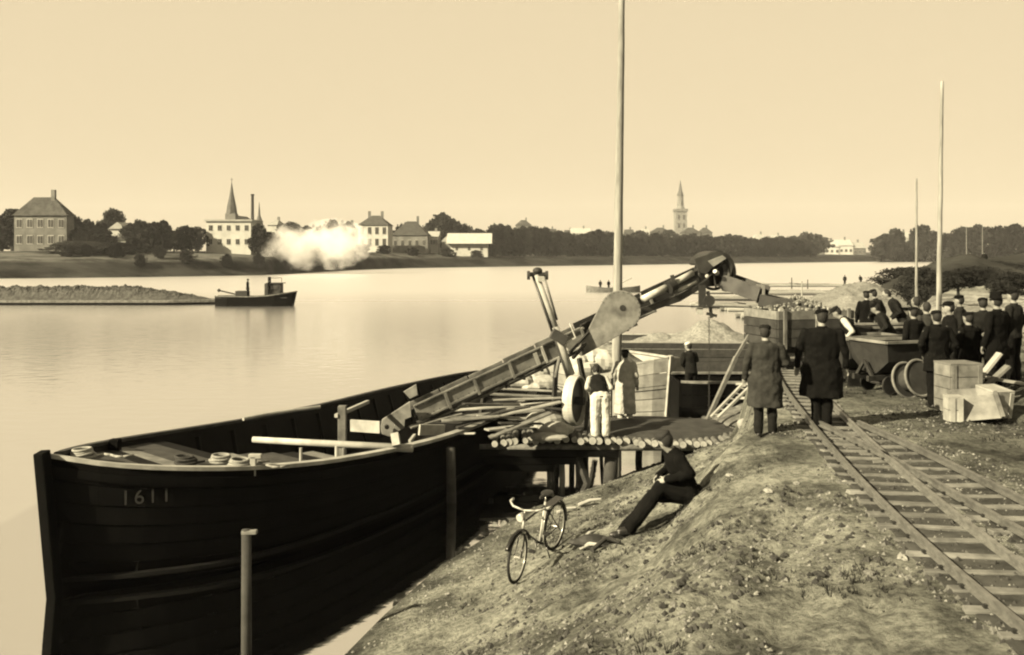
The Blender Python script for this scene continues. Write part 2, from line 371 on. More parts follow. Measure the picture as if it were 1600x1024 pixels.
bp = n('ShaderNodeBump'); l(nn.outputs[0], bp.inputs['Height']); bp.inputs['Distance'].default_value = .6; l(bp.outputs[0], b.inputs['Normal'])
tag(obj('far_bank', mb, fm, loc=(0, 0, 0), smooth=True, fix=False), 'grassy far river bank below the town', kind='structure')
# ================================================================ FAR TOWN
def gz(x, y): return far_h(x, y)
def tree_kind(seed, n_cl, leaf, per):
    r = random.Random(seed); cr = MB(); cr.sm = False
    for i in range(n_cl):
        t = r.uniform(0, 2*pi); u = r.random()**.5; h = r.uniform(-.85, 1)
        w = sqrt(max(0, 1-abs(h)**2.2))*(1+.22*sin(3*t+seed)+.15*r.uniform(-1, 1))
        c = Vector((cos(t)*u*w, sin(t)*u*w, h*.9)); cr_r = r.uniform(.16, .30)
        for j in range(per):
            e = Vector((r.gauss(0, 1), r.gauss(0, 1), r.gauss(0, 1))).normalized()*cr_r*r.random()**.4
            p = c+e; a = Vector((r.gauss(0, 1), r.gauss(0, 1), r.gauss(0, 1))).normalized(); b2 = a.orthogonal().normalized(); s = leaf*r.uniform(.6, 1.4)
            cr.add([p-a*s-b2*s*.5, p+a*s-b2*s*.5, p+a*s*.7+b2*s, p-a*s*.7+b2*s], [(0, 1, 2, 3)])
    me = bpy.data.meshes.new('crown'); me.from_pydata(cr.v, [], cr.f)
    tr = MB(); tr.tube((0, 0, -2.2), (0, 0, .2), .11, .06, 8)
    for i in range(7):
        t = i*2.4; z = r.uniform(-1.0, .0); tr.tube((0, 0, z), (cos(t)*.55, sin(t)*.55, z+r.uniform(.5, .9)), .04, .012, 5)
    tm = bpy.data.meshes.new('trunk'); tm.from_pydata(tr.v, [], tr.f); tm.materials.append(M['bark'])
    return me, tm
KN = [tree_kind(s, nc, lf, pr) for s, nc, lf, pr in ((1, 90, .075, 34), (2, 80, .08, 34), (3, 100, .07, 34), (4, 60, .085, 30), (5, 150, .035, 62))]
CR = {}
def tree(x, y, w, h, k, lab, m='leaf', cat='tree', group=None, z0=None, trunk=.18, name='broadleaf_tree'):
    z0 = gz(x, y) if z0 is None else z0
    T = thing(name, (x, y, z0-.1), lab, cat, group, rz=rnd.uniform(0, 6.28))
    ch = h*(1-trunk)/2*(1.12 if trunk < .12 else 1)
    key = (k, m)
    if key not in CR:
        c = KN[k][0].copy(); c.materials.clear(); c.materials.append(M[m]); CR[key] = c
    share('crown', CR[key], T, (0, 0, h-ch*.92), sc=(w/2, w/2, ch))
    share('trunk', KN[k][1], T, (0, 0, h-ch*.92), sc=(w/2, w/2, (h-ch*.92)/2.2))
    return T
def townhouse(name, pxl, pxr, ytop, ybase, d, depth, wall, roof, lab, rkind='hip', roofh=2.5, rows=2, cols=4, win=(.9, 1.4), rz=0, cat='house', chim=1, eave=.35, over=None):
    """house whose front spans pxl..pxr at distance d; walls from ybase up to ytop (eaves)"""
    a = P(pxl, ybase, d); b = P(pxr, ybase, d); w = b.x-a.x; cx = (a.x+b.x)/2
    z0 = min(a.z, gz(cx, d))-.3; zt = P(0, ytop, d).z; z1 = a.z
    T = thing(name, (cx, d+depth/2, z0), lab, cat)
    m = MB(); m.box((cx, d+depth/2, (z0+zt)/2), (w, depth, zt-z0)); wallo = obj('wall', m, wall, T)
    r = MB(); e = eave; x0, x1, y0, y1 = cx-w/2-e, cx+w/2+e, d-e, d+depth+e
    if rkind == 'hip':
        k = min(w/2*.8, max(depth/2, w*.33))
        r.add([(x0, y0, zt), (x1, y0, zt), (x1, y1, zt), (x0, y1, zt), (x0+k, (y0+y1)/2, zt+roofh), (x1-k, (y0+y1)/2, zt+roofh)], [(0,1,5,4), (1,2,5), (2,3,4,5), (3,0,4), (0,3,2,1)])
    elif rkind == 'gable':
        r.add([(x0, y0, zt), (x1, y0, zt), (x1, y1, zt), (x0, y1, zt), (x0, (y0+y1)/2, zt+roofh), (x1, (y0+y1)/2, zt+roofh)], [(0,1,5,4), (1,2,5), (2,3,4,5), (3,0,4), (0,3,2,1)])
    elif rkind == 'gablefront':
        r.add([(x0, y0, zt), (x1, y0, zt), (x1, y1, zt), (x0, y1, zt), (cx, y0, zt+roofh), (cx, y1, zt+roofh)], [(0,1,4), (1,2,5,4), (2,3,5), (3,0,4,5), (0,3,2,1)])
    else:
        r.box((cx, d+depth/2, zt+.2), (w+2*e, depth+2*e, .4))
    ro = obj('roof', r, roof, T)
    if chim:
        for i in range(chim):
            c = MB(); xx = cx+w*(.22*(i*2-chim+1) if chim > 1 else .18); c.box((xx, d+depth/2, zt+roofh*.8), (.8, .8, roofh*.9+1.2)); obj('chimney', c, 'wallg', ro)
    if rows:
        H = (zt-z1)/rows
        fr = MB(); 
        wm_ = MB(); wm_.box((0, -.03, 0), (win[0], .10, win[1])); me = bpy.data.meshes.new('window'); me.from_pydata(wm_.v, [], wm_.f); me.materials.append(M['cream'])
        pm = MB()
        for sx_ in (-1, 1): pm.box((sx_*win[0]*.235, -.09, 0), (win[0]*.4, .03, win[1]*.86))
        pme = bpy.data.meshes.new('pane'); pme.from_pydata(pm.v, [], pm.f); pme.materials.append(M['pane'])
        for i in range(rows):
            for j in range(cols):
                q = share('window', me, T, (-w/2+w*(j+.5)/cols, -depth/2, z1-z0+H*(i+.52))); share('pane', pme, q, (0, 0, 0))
    return T
# left group
d = 205
townhouse('mansion', 22, 104, 337, 388, 205, 3.5, 'wallg', 'roof', 'big grey villa with steep dark roof at the left end of the town', 'hip', 4.0, 2, 5, (1.3, 1.9), chim=1)
townhouse('town_house', 322, 392, 346, 389, 215, 9, 'wall', 'roofl', 'white two-storey house with flat roof and even windows below the spire', 'flat', .4, 2, 5, (.85, 1.3), chim=0)
townhouse('shed', 172, 196, 358, 366, 222, 7, 'wall', 'roofl', 'small pale gabled shed half hidden by trees near the villa', 'gablefront', 1.6, 0, chim=0)
townhouse('cottage', 184, 201, 375, 388, 208, 5, 'wall', 'roof', 'low white cottage with dark roof beside the clipped dark trees', 'gable', 1.2, 1, 2, (.6, .7), chim=0)
townhouse('town_house', 560, 606, 352, 388, 300, 12, 'wall', 'roof', 'pale tall house with dark hipped roof behind the steam', 'hip', 3.2, 2, 4, (1.1, 2.4), chim=2)
townhouse('town_house', 520, 556, 360, 388, 305, 10, 'wallg', 'roof', 'grey lower house with two chimneys left of the pale tall house', 'hip', 2.2, 2, 3, (1, 1.5), chim=2)
townhouse('town_house', 612, 668, 368, 392, 318, 12, 'wallg', 'roof', 'broad house with dark pyramid roof beside low white shed', 'hip', 4.8, 1, 5, (1, 2), chim=1)
townhouse('boathouse', 704, 762, 381, 397, 322, 10, 'wall', 'roofl', 'low white shed with long pale roof by the water', 'gable', 3.6, 1, 3, (.9, 1.2), chim=0, eave=1.4)
townhouse('shed', 690, 706, 378, 393, 326, 8, 'wallg', 'roofl', 'small grey gabled shed at the left end of the low white shed', 'gablefront', 2, 0, chim=0)
# roofs showing above the tree line
for px, yt, w, wl, rf, lab in ((818, 352, 24, 'wallg', 'roof', 'tall grey house rising above tree line left of the great pole'), (861, 366, 16, 'wall', 'roof', 'small white gable peeping over trees left of the great pole'),
        (908, 365, 30, 'wall', 'roofl', 'white house with pale roof just left of the great pole'), (890, 368, 12, 'wallg', 'roof', 'tiny grey house between two pale gables'),
        (1010, 366, 10, 'wall', 'roofl', 'small bright gable right of the great pole'), (1034, 364, 32, 'wallg', 'roof', 'long grey house left of church tower'),
        (1082, 364, 26, 'wallg', 'roof', 'grey house with dark roof right of church tower'), (1105, 364, 16, 'wallg', 'roof', 'narrow grey house beyond the church'),
        (1190, 374, 22, 'wall', 'roofl', 'pale house over the middle of the long hedge of trees'), (1218, 376, 18, 'wallg', 'roofl', 'faint grey house near the hedge of trees end'),
        (985, 367, 12, 'wallg', 'roof', 'dark roofed house immediately right of the great pole'), (448, 362, 30, 'wallg', 'roof', 'grey house behind the steam cloud'), (425, 352, 14, 'wall', 'roofl', 'faint white gable right of factory chimney'), (506, 358, 22, 'wall', 'roofl', 'pale roof peeping over the steam cloud'), (480, 364, 18, 'wall', 'roofl', 'small pale house behind the middle of the steam cloud'), (592, 366, 14, 'wall', 'roof', 'white house squeezed right behind the pale tall house'), (676, 370, 16, 'wall', 'roofl', 'small white house right of the pyramid roof'), (545, 366, 16, 'wall', 'roofl', 'low pale house in front of the two-chimney house')):
    dd = 520 if px > 700 else 330
    townhouse('far_house', px-w/2, px+w/2, yt, 388, dd, 14, wl, rf, lab, rnd.choice(['hip', 'gable']), 3.0 if px > 700 else 2, 1, 3, (1.4, 1.6), chim=1)
for px, yt, w, wl, lab in ((1300, 386, 24, 'wall', 'white house with pale gable in the row on the far right shore'), (1322, 384, 22, 'wall', 'second white house in the row on the far right shore'),
        (1343, 388, 20, 'wallg', 'low grey house at the right end of the far row'), (1283, 388, 12, 'wallg', 'small grey hut at the left end of the far row'), (1416, 372, 16, 'wall', 'white tall house between the round dark trees')):
    townhouse('far_house', px-w/2, px+w/2, yt, 400, 500, 12, wl, 'roofl', lab, 'gable', 3.2, 1, 3, (1.3, 1.5), chim=1)
for px in (1132, 1187, 1222):
    townhouse('hut', px-3.5, px+3.5, 395, 401, 432+px*.02, 3, 'wall', 'wall', {1132: 'tiny white bathing hut right of elevator head', 1187: 'tiny white hut at the water before the hedge of trees', 1222: 'tiny white hut at the right of the pair before the trees'}[px], 'hip', .6, 0, chim=0, cat='hut')
# spire behind the white house
def church(px, d, ybase, ytop, lab, name, w0, wallm, parts):
    b = P(px, ybase, d); zt = P(px, ytop, d).z; T = thing(name, (b.x, d, gz(b.x, d)), lab, 'church'); 
    return T, b, zt
d = 420; b = P(362, 345, d); T = thing('church', (b.x, d, gz(b.x, d)), 'grey church with slender pointed spire behind the flat-roofed white house', 'church')
m = MB(); m.box((b.x, d, 12), (4.4, 4.4, 19)); obj('tower', m, 'wallg', T)
def yz(y, d): return P(0, y, d).z
m = MB(); m.box((b.x, d+12, 9.5), (13, 24, 12)); obj('nave', m, 'wallg', T)
m = MB(); m.add([(b.x-7, d-.2, 15.5), (b.x+7, d-.2, 15.5), (b.x, d-.2, 21), (b.x-7, d+25, 15.5), (b.x+7, d+25, 15.5), (b.x, d+25, 21)], [(0,1,2), (3,5,4), (0,2,5,3), (1,4,5,2), (0,3,4,1)]); obj('roof', m, 'slate', T)
m = MB(); m.loft([((b.x, d, 21.4), 2.5, 2.5), ((b.x, d, yz(322, d)), 2.0, 2.0), ((b.x, d, yz(305, d)), 1.0, 1.0), ((b.x, d, yz(286, d)), .15, .15)], 8); sp = obj('spire', m, 'slate', T)
m = MB(); m.tube((b.x, d, yz(287, d)), (b.x, d, yz(278, d)), .12, .1, 6); m.box((b.x, d, yz(281, d)), (1.2, .15, .15)); obj('cross', m, 'rust', sp)
for z in (17.5, 13.5):
    m = MB(); m.box((b.x, d-2.25, z), (1.3, .12, 2.4)); obj('window', m, 'pane', T)
# small pinnacle + chimney
d = 300; c = P(394.5, 388, d); T = thing('factory_chimney', (c.x, d, gz(c.x, d)), 'tall thin dark factory chimney right of the white house', 'chimney')
m = MB(); m.tube((c.x, d, gz(c.x, d)), (c.x, d, yz(305, d)), .62, .42, 10); obj('shaft', m, 'rust', T); m = MB(); m.tube((c.x, d, yz(306, d)), (c.x, d, yz(303.5, d)), .58, .55, 10); obj('rim', m, 'rust', T)
d = 520; c = P(405, 360, d); T = thing('cupola', (c.x, d, gz(c.x, d)), 'small pale cupola with needle point right of factory chimney', 'church')
m = MB(); m.box((c.x, d, 10), (5, 5, 17)); obj('tower', m, 'wall', T); m = MB(); m.loft([((c.x, d, 18.5), 2.4, 2.4), ((c.x, d, 22), 1.6, 1.6), ((c.x, d, 24.5), .7, .7), ((c.x, d, yz(316, d)), .1, .1)], 8); obj('spire', m, 'slate', T)
# tall church tower on the right, over a kilometre away
d = 1150; b = P(1063, 365, d); k = d/F; T = thing('church_tower', (b.x, d, 4), 'very tall distant church tower with stepped needle spire', 'church')
m = MB(); m.box((b.x, d, 4+(yz(331, d)-4)/2), (18*k, 18*k, yz(331, d)-4)); tw = obj('tower', m, 'wallg', T)
m = MB(); m.box((b.x, d, yz(329, d)), (20.5*k, 20.5*k, 4*k)); obj('parapet', m, 'wallg', T)
m = MB(); m.loft([((b.x, d, yz(329, d)), 8*k, 8*k), ((b.x, d, yz(322, d)), 5.5*k, 5.5*k), ((b.x, d, yz(306, d)), 4.6*k, 4.6*k)], 8); obj('lantern', m, 'wallg', T)
m = MB(); m.loft([((b.x, d, yz(306, d)), 5.6*k, 5.6*k), ((b.x, d, yz(298, d)), 3*k, 3*k), ((b.x, d, yz(282, d)), .3*k, .3*k)], 8); obj('spire', m, 'slate', T)
for yy in (340, 353):
    for s in (-1, 1):
        m = MB(); m.box((b.x+s*4*k, d-9.15*k, yz(yy, d)), (2.6*k, .4*k, 7*k)); obj('window', m, 'pane', T)
m = MB(); m.box((b.x+8*k, d+40, yz(372, d)), (34*k, 40, 18*k)); obj('nave', m, 'wallg', T)
# trees: (px centre, top y, base y, width px, distance, kind, material)
TG = 'trees along the far shore'
def T_(px, yt, yb, wpx, d, k=None, m='leaf', lab='dark leafy tree on the far shore', group=TG, trunk=.1):
    x = (px-800)/F*d; z0 = gz(x, d); zt = P(0, yt, d).z
    return tree(x, d, wpx/F*d*1.12, max(2.5, zt-z0), rnd.randrange(4) if k is None else k, lab, m, group=group, trunk=trunk)
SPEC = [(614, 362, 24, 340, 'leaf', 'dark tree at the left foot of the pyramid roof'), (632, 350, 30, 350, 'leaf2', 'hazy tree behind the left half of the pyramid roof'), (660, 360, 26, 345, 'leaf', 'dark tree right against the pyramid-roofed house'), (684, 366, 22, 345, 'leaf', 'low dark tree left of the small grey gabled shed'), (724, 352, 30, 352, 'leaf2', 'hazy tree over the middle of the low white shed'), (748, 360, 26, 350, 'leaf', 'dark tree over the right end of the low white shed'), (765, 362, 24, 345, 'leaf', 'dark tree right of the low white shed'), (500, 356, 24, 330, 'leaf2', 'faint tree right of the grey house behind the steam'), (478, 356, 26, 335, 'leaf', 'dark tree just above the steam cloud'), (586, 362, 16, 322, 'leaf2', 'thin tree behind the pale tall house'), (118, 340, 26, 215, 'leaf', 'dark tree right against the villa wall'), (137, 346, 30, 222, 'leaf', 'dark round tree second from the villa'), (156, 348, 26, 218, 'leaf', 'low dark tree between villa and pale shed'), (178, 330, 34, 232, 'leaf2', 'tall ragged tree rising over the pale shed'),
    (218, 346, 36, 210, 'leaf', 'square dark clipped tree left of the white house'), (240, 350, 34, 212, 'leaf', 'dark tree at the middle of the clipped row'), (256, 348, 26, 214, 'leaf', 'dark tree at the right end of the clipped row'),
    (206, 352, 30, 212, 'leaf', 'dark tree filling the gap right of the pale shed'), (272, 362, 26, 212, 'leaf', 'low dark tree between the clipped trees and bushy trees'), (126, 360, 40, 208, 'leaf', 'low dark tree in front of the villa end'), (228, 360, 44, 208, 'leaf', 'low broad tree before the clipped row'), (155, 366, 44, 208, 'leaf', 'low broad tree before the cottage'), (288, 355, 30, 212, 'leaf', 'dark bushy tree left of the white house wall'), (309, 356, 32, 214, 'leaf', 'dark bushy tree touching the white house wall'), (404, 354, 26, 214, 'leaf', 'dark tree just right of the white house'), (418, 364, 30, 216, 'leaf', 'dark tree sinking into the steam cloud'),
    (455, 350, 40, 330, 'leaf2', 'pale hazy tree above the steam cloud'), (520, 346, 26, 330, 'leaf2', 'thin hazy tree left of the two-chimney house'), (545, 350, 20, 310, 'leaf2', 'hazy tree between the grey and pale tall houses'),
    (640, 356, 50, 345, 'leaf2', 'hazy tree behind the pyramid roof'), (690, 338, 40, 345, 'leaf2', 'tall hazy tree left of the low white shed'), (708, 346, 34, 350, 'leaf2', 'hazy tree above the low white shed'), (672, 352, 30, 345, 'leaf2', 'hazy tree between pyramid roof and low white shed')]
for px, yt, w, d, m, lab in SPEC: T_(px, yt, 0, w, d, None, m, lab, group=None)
ORD = 'first second third fourth fifth sixth seventh eighth ninth tenth eleventh twelfth thirteenth fourteenth fifteenth sixteenth seventeenth eighteenth nineteenth twentieth'.split()
def ordw(i): return ORD[i] if i < 20 else 'twenty-'+ORD[i-20]
def belt_label(x):
    k = round((x-962)/11.5)
    return 'dark tree of the long belt, %s counting %s from the great pole' % (ordw(abs(k) if k > 0 else abs(k)), 'rightwards' if k > 0 else 'leftwards')
x = 772
while x < 1268:                                                # the long dark belt of trees
    yt = lerp_table([(772, 357), (820, 358), (900, 366), (1000, 370), (1100, 372), (1200, 374), (1268, 377)], x)+rnd.uniform(-5, 4)
    T_(x, yt, 0, 27, lerp_table([(772, 335), (1000, 385), (1268, 445)], x)+rnd.uniform(0, 7), None, 'leaf', belt_label(x), 'belt of trees on the far shore', trunk=.05)
    x += 11.5
for i, px in enumerate((800, 838, 872, 935, 950, 998, 1045, 1120, 1150, 1240, 1275, 1262)):
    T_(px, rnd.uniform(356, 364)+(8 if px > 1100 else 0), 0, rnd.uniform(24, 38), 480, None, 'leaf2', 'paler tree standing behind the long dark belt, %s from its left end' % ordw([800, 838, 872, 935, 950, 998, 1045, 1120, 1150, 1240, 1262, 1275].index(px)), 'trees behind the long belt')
for px, yt, w, d, lab in ((1384, 370, 40, 450, 'dark round tree at the left of the far right grove'), (1400, 362, 36, 455, 'tall dark tree left of the small white tower house'), (1440, 357, 46, 455, 'high dark tree behind the thin pole'), (1458, 366, 40, 452, 'dark tree left of the tall right pole'),
        (1482, 368, 40, 455, 'dark tree right of the tall right pole'), (1505, 360, 46, 450, 'dark broad tree at the far right shore'), (1530, 357, 46, 450, 'dark high tree near the right edge'), (1556, 358, 46, 450, 'dark tree at the right edge'), (1585, 356, 50, 450, 'last dark tree beyond the right edge of the grove'), (1426, 374, 24, 452, 'small dark tree under the white tower house')):
    T_(px, yt, 0, w, d, None, 'leaf', lab, group=None, trunk=.04)
for px, yt, w, d, lab in ((20, 330, 60, 225, 'dark tree beyond the villa at the left edge'), (-8, 338, 50, 215, 'dark tree at the far left edge')): T_(px, yt, 0, w, d, None, 'leaf', lab, group=None)
# low hedges, shore bushes on the far bank
i = 0
bl = ['low dark bush on the edge of the far bank']
BL = {105: 'below the grey villa', 135: 'second right of the grey villa', 180: 'below the low white cottage', 218: 'below the clipped dark trees', 250: 'right below the clipped trees end', 292: 'below the left bushy tree by the white house', 355: 'below the white flat-roofed house', 405: 'directly left of the steam cloud', 455: 'at the foot of the steam cloud', 440: 'at the left foot of the steam cloud', 480: 'at the right foot of the steam cloud', 520: 'below the two-chimney house', 565: 'below the pale tall house', 600: 'right below the pale tall house', 645: 'below the pyramid-roofed house', 700: 'below the left end of the low white shed', 745: 'below the right end of the low white shed', 130: 'forming a wide hedge beside the villa', 181: 'forming a hedge before the pale shed'}
for px, d, w, yt in ((105, 192, 16, 398), (135, 194, 14, 399), (180, 192, 20, 398), (218, 190, 16, 399), (250, 195, 16, 399), (292, 196, 22, 396), (355, 200, 16, 399), (405, 204, 14, 397), (455, 238, 16, 411), (440, 234, 12, 413), (480, 245, 14, 412),
        (520, 275, 18, 405), (565, 280, 18, 402), (600, 290, 20, 401), (645, 300, 18, 402), (700, 312, 22, 398), (745, 316, 18, 398), (130, 200, 90, 385), (181, 202, 60, 386)):
    T_(px, yt, 0, w, d, None, 'leaf', 'low dark bush '+BL[px], 'low bushes on the far bank', trunk=.02).name = 'shore_bush'
# -------- steam cloud on the far shore
sm = bpy.data.materials.new('steam'); sm.use_nodes = True; t = sm.node_tree; t.nodes.clear(); n = t.nodes.new; l = t.links.new
pv = n('ShaderNodeVolumePrincipled'); pv.inputs['Color'].default_value = (.74, .74, .74, 1); pv.inputs['Anisotropy'].default_value = 0
g = n('ShaderNodeNewGeometry'); nn = n('ShaderNodeTexNoise'); l(g.outputs['Position'], nn.inputs[0]); nn.inputs['Scale'].default_value = .22; nn.inputs['Detail'].default_value = 7; nn.inputs['Roughness'].default_value = .6
def lobe(c, r):
    a = n('ShaderNodeVectorMath'); a.operation = 'SUBTRACT'; l(g.outputs['Position'], a.inputs[0]); a.inputs[1].default_value = c
    b_ = n('ShaderNodeVectorMath'); b_.operation = 'DIVIDE'; l(a.outputs[0], b_.inputs[0]); b_.inputs[1].default_value = r
    c_ = n('ShaderNodeVectorMath'); c_.operation = 'LENGTH'; l(b_.outputs[0], c_.inputs[0])
    d_ = n('ShaderNodeMath'); d_.operation = 'SUBTRACT'; d_.inputs[0].default_value = 1; l(c_.outputs['Value'], d_.inputs[1]); return d_
LB = [(P(442, 398, 216), (6.4, 5, 4.6)), (P(478, 384, 216), (8.6, 6, 6.0)), (P(522, 382, 216), (8.8, 6, 5.8))]
cur = None
for c, r in LB:
    q = lobe(tuple(c), r)
    if cur is None: cur = q
    else:
        mm = n('ShaderNodeMath'); mm.operation = 'MAXIMUM'; l(cur.outputs[0], mm.inputs[0]); l(q.outputs[0], mm.inputs[1]); cur = mm
m1 = n('ShaderNodeMath'); m1.operation = 'MULTIPLY_ADD'; l(cur.outputs[0], m1.inputs[0]); m1.inputs[1].default_value = 1.5; m1.inputs[2].default_value = -2.6
m2 = n('ShaderNodeMath'); m2.operation = 'MULTIPLY_ADD'; l(nn.outputs[0], m2.inputs[0]); m2.inputs[1].default_value = 5.0; l(m1.outputs[0], m2.inputs[2])
m3 = n('ShaderNodeMath'); m3.operation = 'MULTIPLY'; m3.use_clamp = False; l(m2.outputs[0], m3.inputs[0]); m3.inputs[1].default_value = .42
m4 = n('ShaderNodeMath'); m4.operation = 'MAXIMUM'; l(m3.outputs[0], m4.inputs[0]); m4.inputs[1].default_value = 0
m5 = n('ShaderNodeMath'); m5.operation = 'MINIMUM'; l(m4.outputs[0], m5.inputs[0]); m5.inputs[1].default_value = .26
l(m5.outputs[0], pv.inputs['Density']); ou = n('ShaderNodeOutputMaterial'); l(pv.outputs[0], ou.inputs['Volume'])
m = MB()
for c, r in LB: m.ball(c, 1, tuple(k*1.02 for k in r), 12)
o = obj('steam_cloud', m, sm, smooth=True); rm = o.modifiers.new('r', 'REMESH'); rm.mode = 'VOXEL'; rm.voxel_size = .7; tag(o, 'white billowing steam cloud on the far bank', kind='stuff')
# ================================================================ MAIN BARGE
def V(*a): return Vector(a)
def resample(pts, n):
    L_ = [0]
    for a, b in zip(pts[:-1], pts[1:]): L_.append(L_[-1]+(b-a).length)
    out = []
    for i in range(n):
        s = L_[-1]*i/(n-1)
        for j in range(len(pts)-1):
            if s <= L_[j+1]+1e-6:
                t = (s-L_[j])/(L_[j+1]-L_[j]); out.append(pts[j].lerp(pts[j+1], t)); break
    return out
def smooth_(pts, k=3):
    for _ in range(k): pts = [pts[0]]+[(a+b*2+c)/4 for a, b, c in zip(pts[:-2], pts[1:-1], pts[2:])]+[pts[-1]]
    return pts
near = smooth_(resample([V(-6.70, 13.95, 2.0), V(-6.4, 13.85, 1.94), V(-5.7, 14.1, 1.8), V(-4.8, 14.4, 1.7), V(-3.97, 14.9, 1.6), V(-3.17, 15.85, 1.47), V(-2.3, 17.3, 1.35), V(-1.5, 18.9, 1.25), V(-.83, 20.8, 1.15), V(-.05, 23.2, 1.1), V(.6, 26, 1.1), V(.9, 29, 1.0), V(.9, 32, .85)], 60), 4)
far = smooth_(resample([V(-6.70, 14.05, 2.0), V(-6.83, 15.0, 1.9), V(-6.7, 16.4, 1.76), V(-6.1, 18.3, 1.6), V(-5.34, 20, 1.5), V(-4.46, 22.3, 1.4), V(-3.45, 25.9, 1.25), V(-2.5, 29, 1.10), V(-1.75, 31.3, .98), V(-1.2, 33, .85)], 60), 4)
NB = 60
BG = thing('cargo_barge', (-3.2, 20, -.5), 'big black tarred barge with pointed bow filling the lower left of the river', 'barge')
def side(pts, other, sgn, zf, inset):                     # point on the hull side at height fraction zf (1 top, 0 bottom)
    out = []
    for p, q in zip(pts, other):
        d = (q-p); d.z = 0; w = d.length; d = d/w if w > 1e-4 else V(0, 0, 0)
        s = min(inset*(1-zf)**1.6, w*.45)
        out.append(V(p.x+d.x*s, p.y+d.y*s, -.5+(p.z+.5)*zf))
    return out
def strip(a, b, thick, name, m, parent=BG, smooth=False):     # band between two polylines, given a thickness along th vector list
    mb = MB(); n_ = len(a); vs = []
    for i in range(n_):
        for p in (a[i], b[i], b[i]+thick[i], a[i]+thick[i]): vs.append(p)
    fs = []
    for i in range(n_-1):
        for j in range(4): fs.append((i*4+j, i*4+(j+1) % 4, (i+1)*4+(j+1) % 4, (i+1)*4+j))
    fs += [(0, 1, 2, 3), tuple(4*(n_-1)+k for k in (3, 2, 1, 0))]
    mb.add(vs, fs); return obj(name, mb, m, parent, smooth=smooth)
def inward(pts, other, s):
    out = []
    for p, q in zip(pts, other):
        d = q-p; d.z = 0; w = d.length; out.append(d/w*min(s, w*.48) if w > 1e-4 else V(0, 0, 0))
    return out
NS = 8
for nm, A, Bp in (('near', near, far), ('far', far, near)):
    for k in range(NS):                                   # strakes lapped like clapboards
        z1, z0 = 1-k/NS, 1-(k+1)/NS
        a = side(A, Bp, 1, z1-.004, .62); b = side(A, Bp, 1, z0+.004, .62)
        off = inward(A, Bp, .05); out = inward(A, Bp, -.02)
        b = [p+o_ for p, o_ in zip(b, out)]
        strip(a, b, off, 'strake', 'tar')
    a = [p+V(0, 0, .001) for p in side(A, Bp, 1, .99, .62)]; inn = inward(A, Bp, .055)
    a = [p+i_ for p, i_ in zip(a, inn)]
    fl = [V(p.x, p.y, .22) for p in [p_+i_ for p_, i_ in zip(A, inward(A, Bp, .4))]]
    strip(a, fl, inward(A, Bp, .03), 'inner_lining', 'inner')
    w = .17 if nm == 'near' else .12                      # gunwale cap in three long lengths
    for s0, s1 in ((0, 21), (21, 41), (41, 59)):
        g0 = [p+V(0, 0, .0) for p in A[s0:s1+1]]; ii = inward(A, Bp, w)[s0:s1+1]; oo = inward(A, Bp, -.03)[s0:s1+1]
        g0 = [p+q for p, q in zip(g0, oo)]
        strip(g0, [p+V(0, 0, .06) for p in g0], [i_ for i_ in ii], 'gunwale_plank', 'pale' if nm == 'near' else 'darkwood')
    if nm == 'near':                                      # rubbing strake
        a = [p+V(0, 0, -.10)+q for p, q in zip(A, inward(A, Bp, -.045))]
        strip(a, [p+V(0, 0, -.13) for p in a], inward(A, Bp, .04), 'rubbing_strake', 'tar')
    for i in range(4, 58, 3):                             # frames against the inner side
        p = A[i]+inward(A, Bp, .12)[i]; m = MB(); m.beam(p+V(0, 0, -.12), V(p.x, p.y, .2)+inward(A, Bp, .28)[i], .11, .09, up=(1, 0, 0)); obj('hull_frame', m, 'darkwood' if nm == 'near' else 'inner', BG)
m = MB()                                                  # bottom boards
a = [V(p.x, p.y, .2) for p in [p_+i_ for p_, i_ in zip(near, inward(near, far, .2))]]; b = [V(p.x, p.y, .2) for p in [p_+i_ for p_, i_ in zip(far, inward(far, near, .2))]]
strip(a, b, [V(0, 0, -.06)]*NB, 'bottom_boards', 'inner')
m = MB(); m.beam((-6.60, 13.95, -.5), (-6.76, 13.8, 2.12), .15, .24, up=(0, 1, 0)); obj('stem_post', m, 'tar', BG, bevel=.02)
m = MB(); a, b = near[-1], far[-1]; m.prism([V(a.x, a.y, -.5), V(b.x, b.y, -.5), b+V(0, 0, .05), a+V(0, 0, .05)], (0, .08, 0)); obj('transom', m, 'tar', BG)
for i in range(2, 15):                                    # fore deck planks
    p, q = near[i]+inward(near, far, .18)[i], far[i]+inward(far, near, .14)[i]; p2, q2 = near[i+1]+inward(near, far, .18)[i+1], far[i+1]+inward(far, near, .14)[i+1]
    if i > 9: q, q2 = p.lerp(q, .55-.05*(i-9)), p2.lerp(q2, .55-.05*(i-9))
    m = MB(); e = (p2-p)*.04; m.prism([p-V(0, 0, .08)+e, p2-V(0, 0, .08)-e, q2-V(0, 0, .08), q-V(0, 0, .08)], (0, 0, -.05)); obj('deck_plank', m, ('darkwood', 'inner', 'wood', 'darkwood')[i % 4], BG)
tx = bpy.data.curves.new('hull_number', 'FONT'); tx.body = '1611'; tx.size = .30; tx.extrude = .004; tx.space_character = 1.25
to = bpy.data.objects.new('hull_number_curve', tx); COL.objects.link(to)
dg = bpy.context.evaluated_depsgraph_get(); dg.update(); me = bpy.data.meshes.new_from_object(to.evaluated_get(dg)); bpy.data.objects.remove(to)
me.materials.clear(); me.materials.append(M['paint']); no_ = bpy.data.objects.new('hull_number', me); COL.objects.link(no_); no_.parent = BG
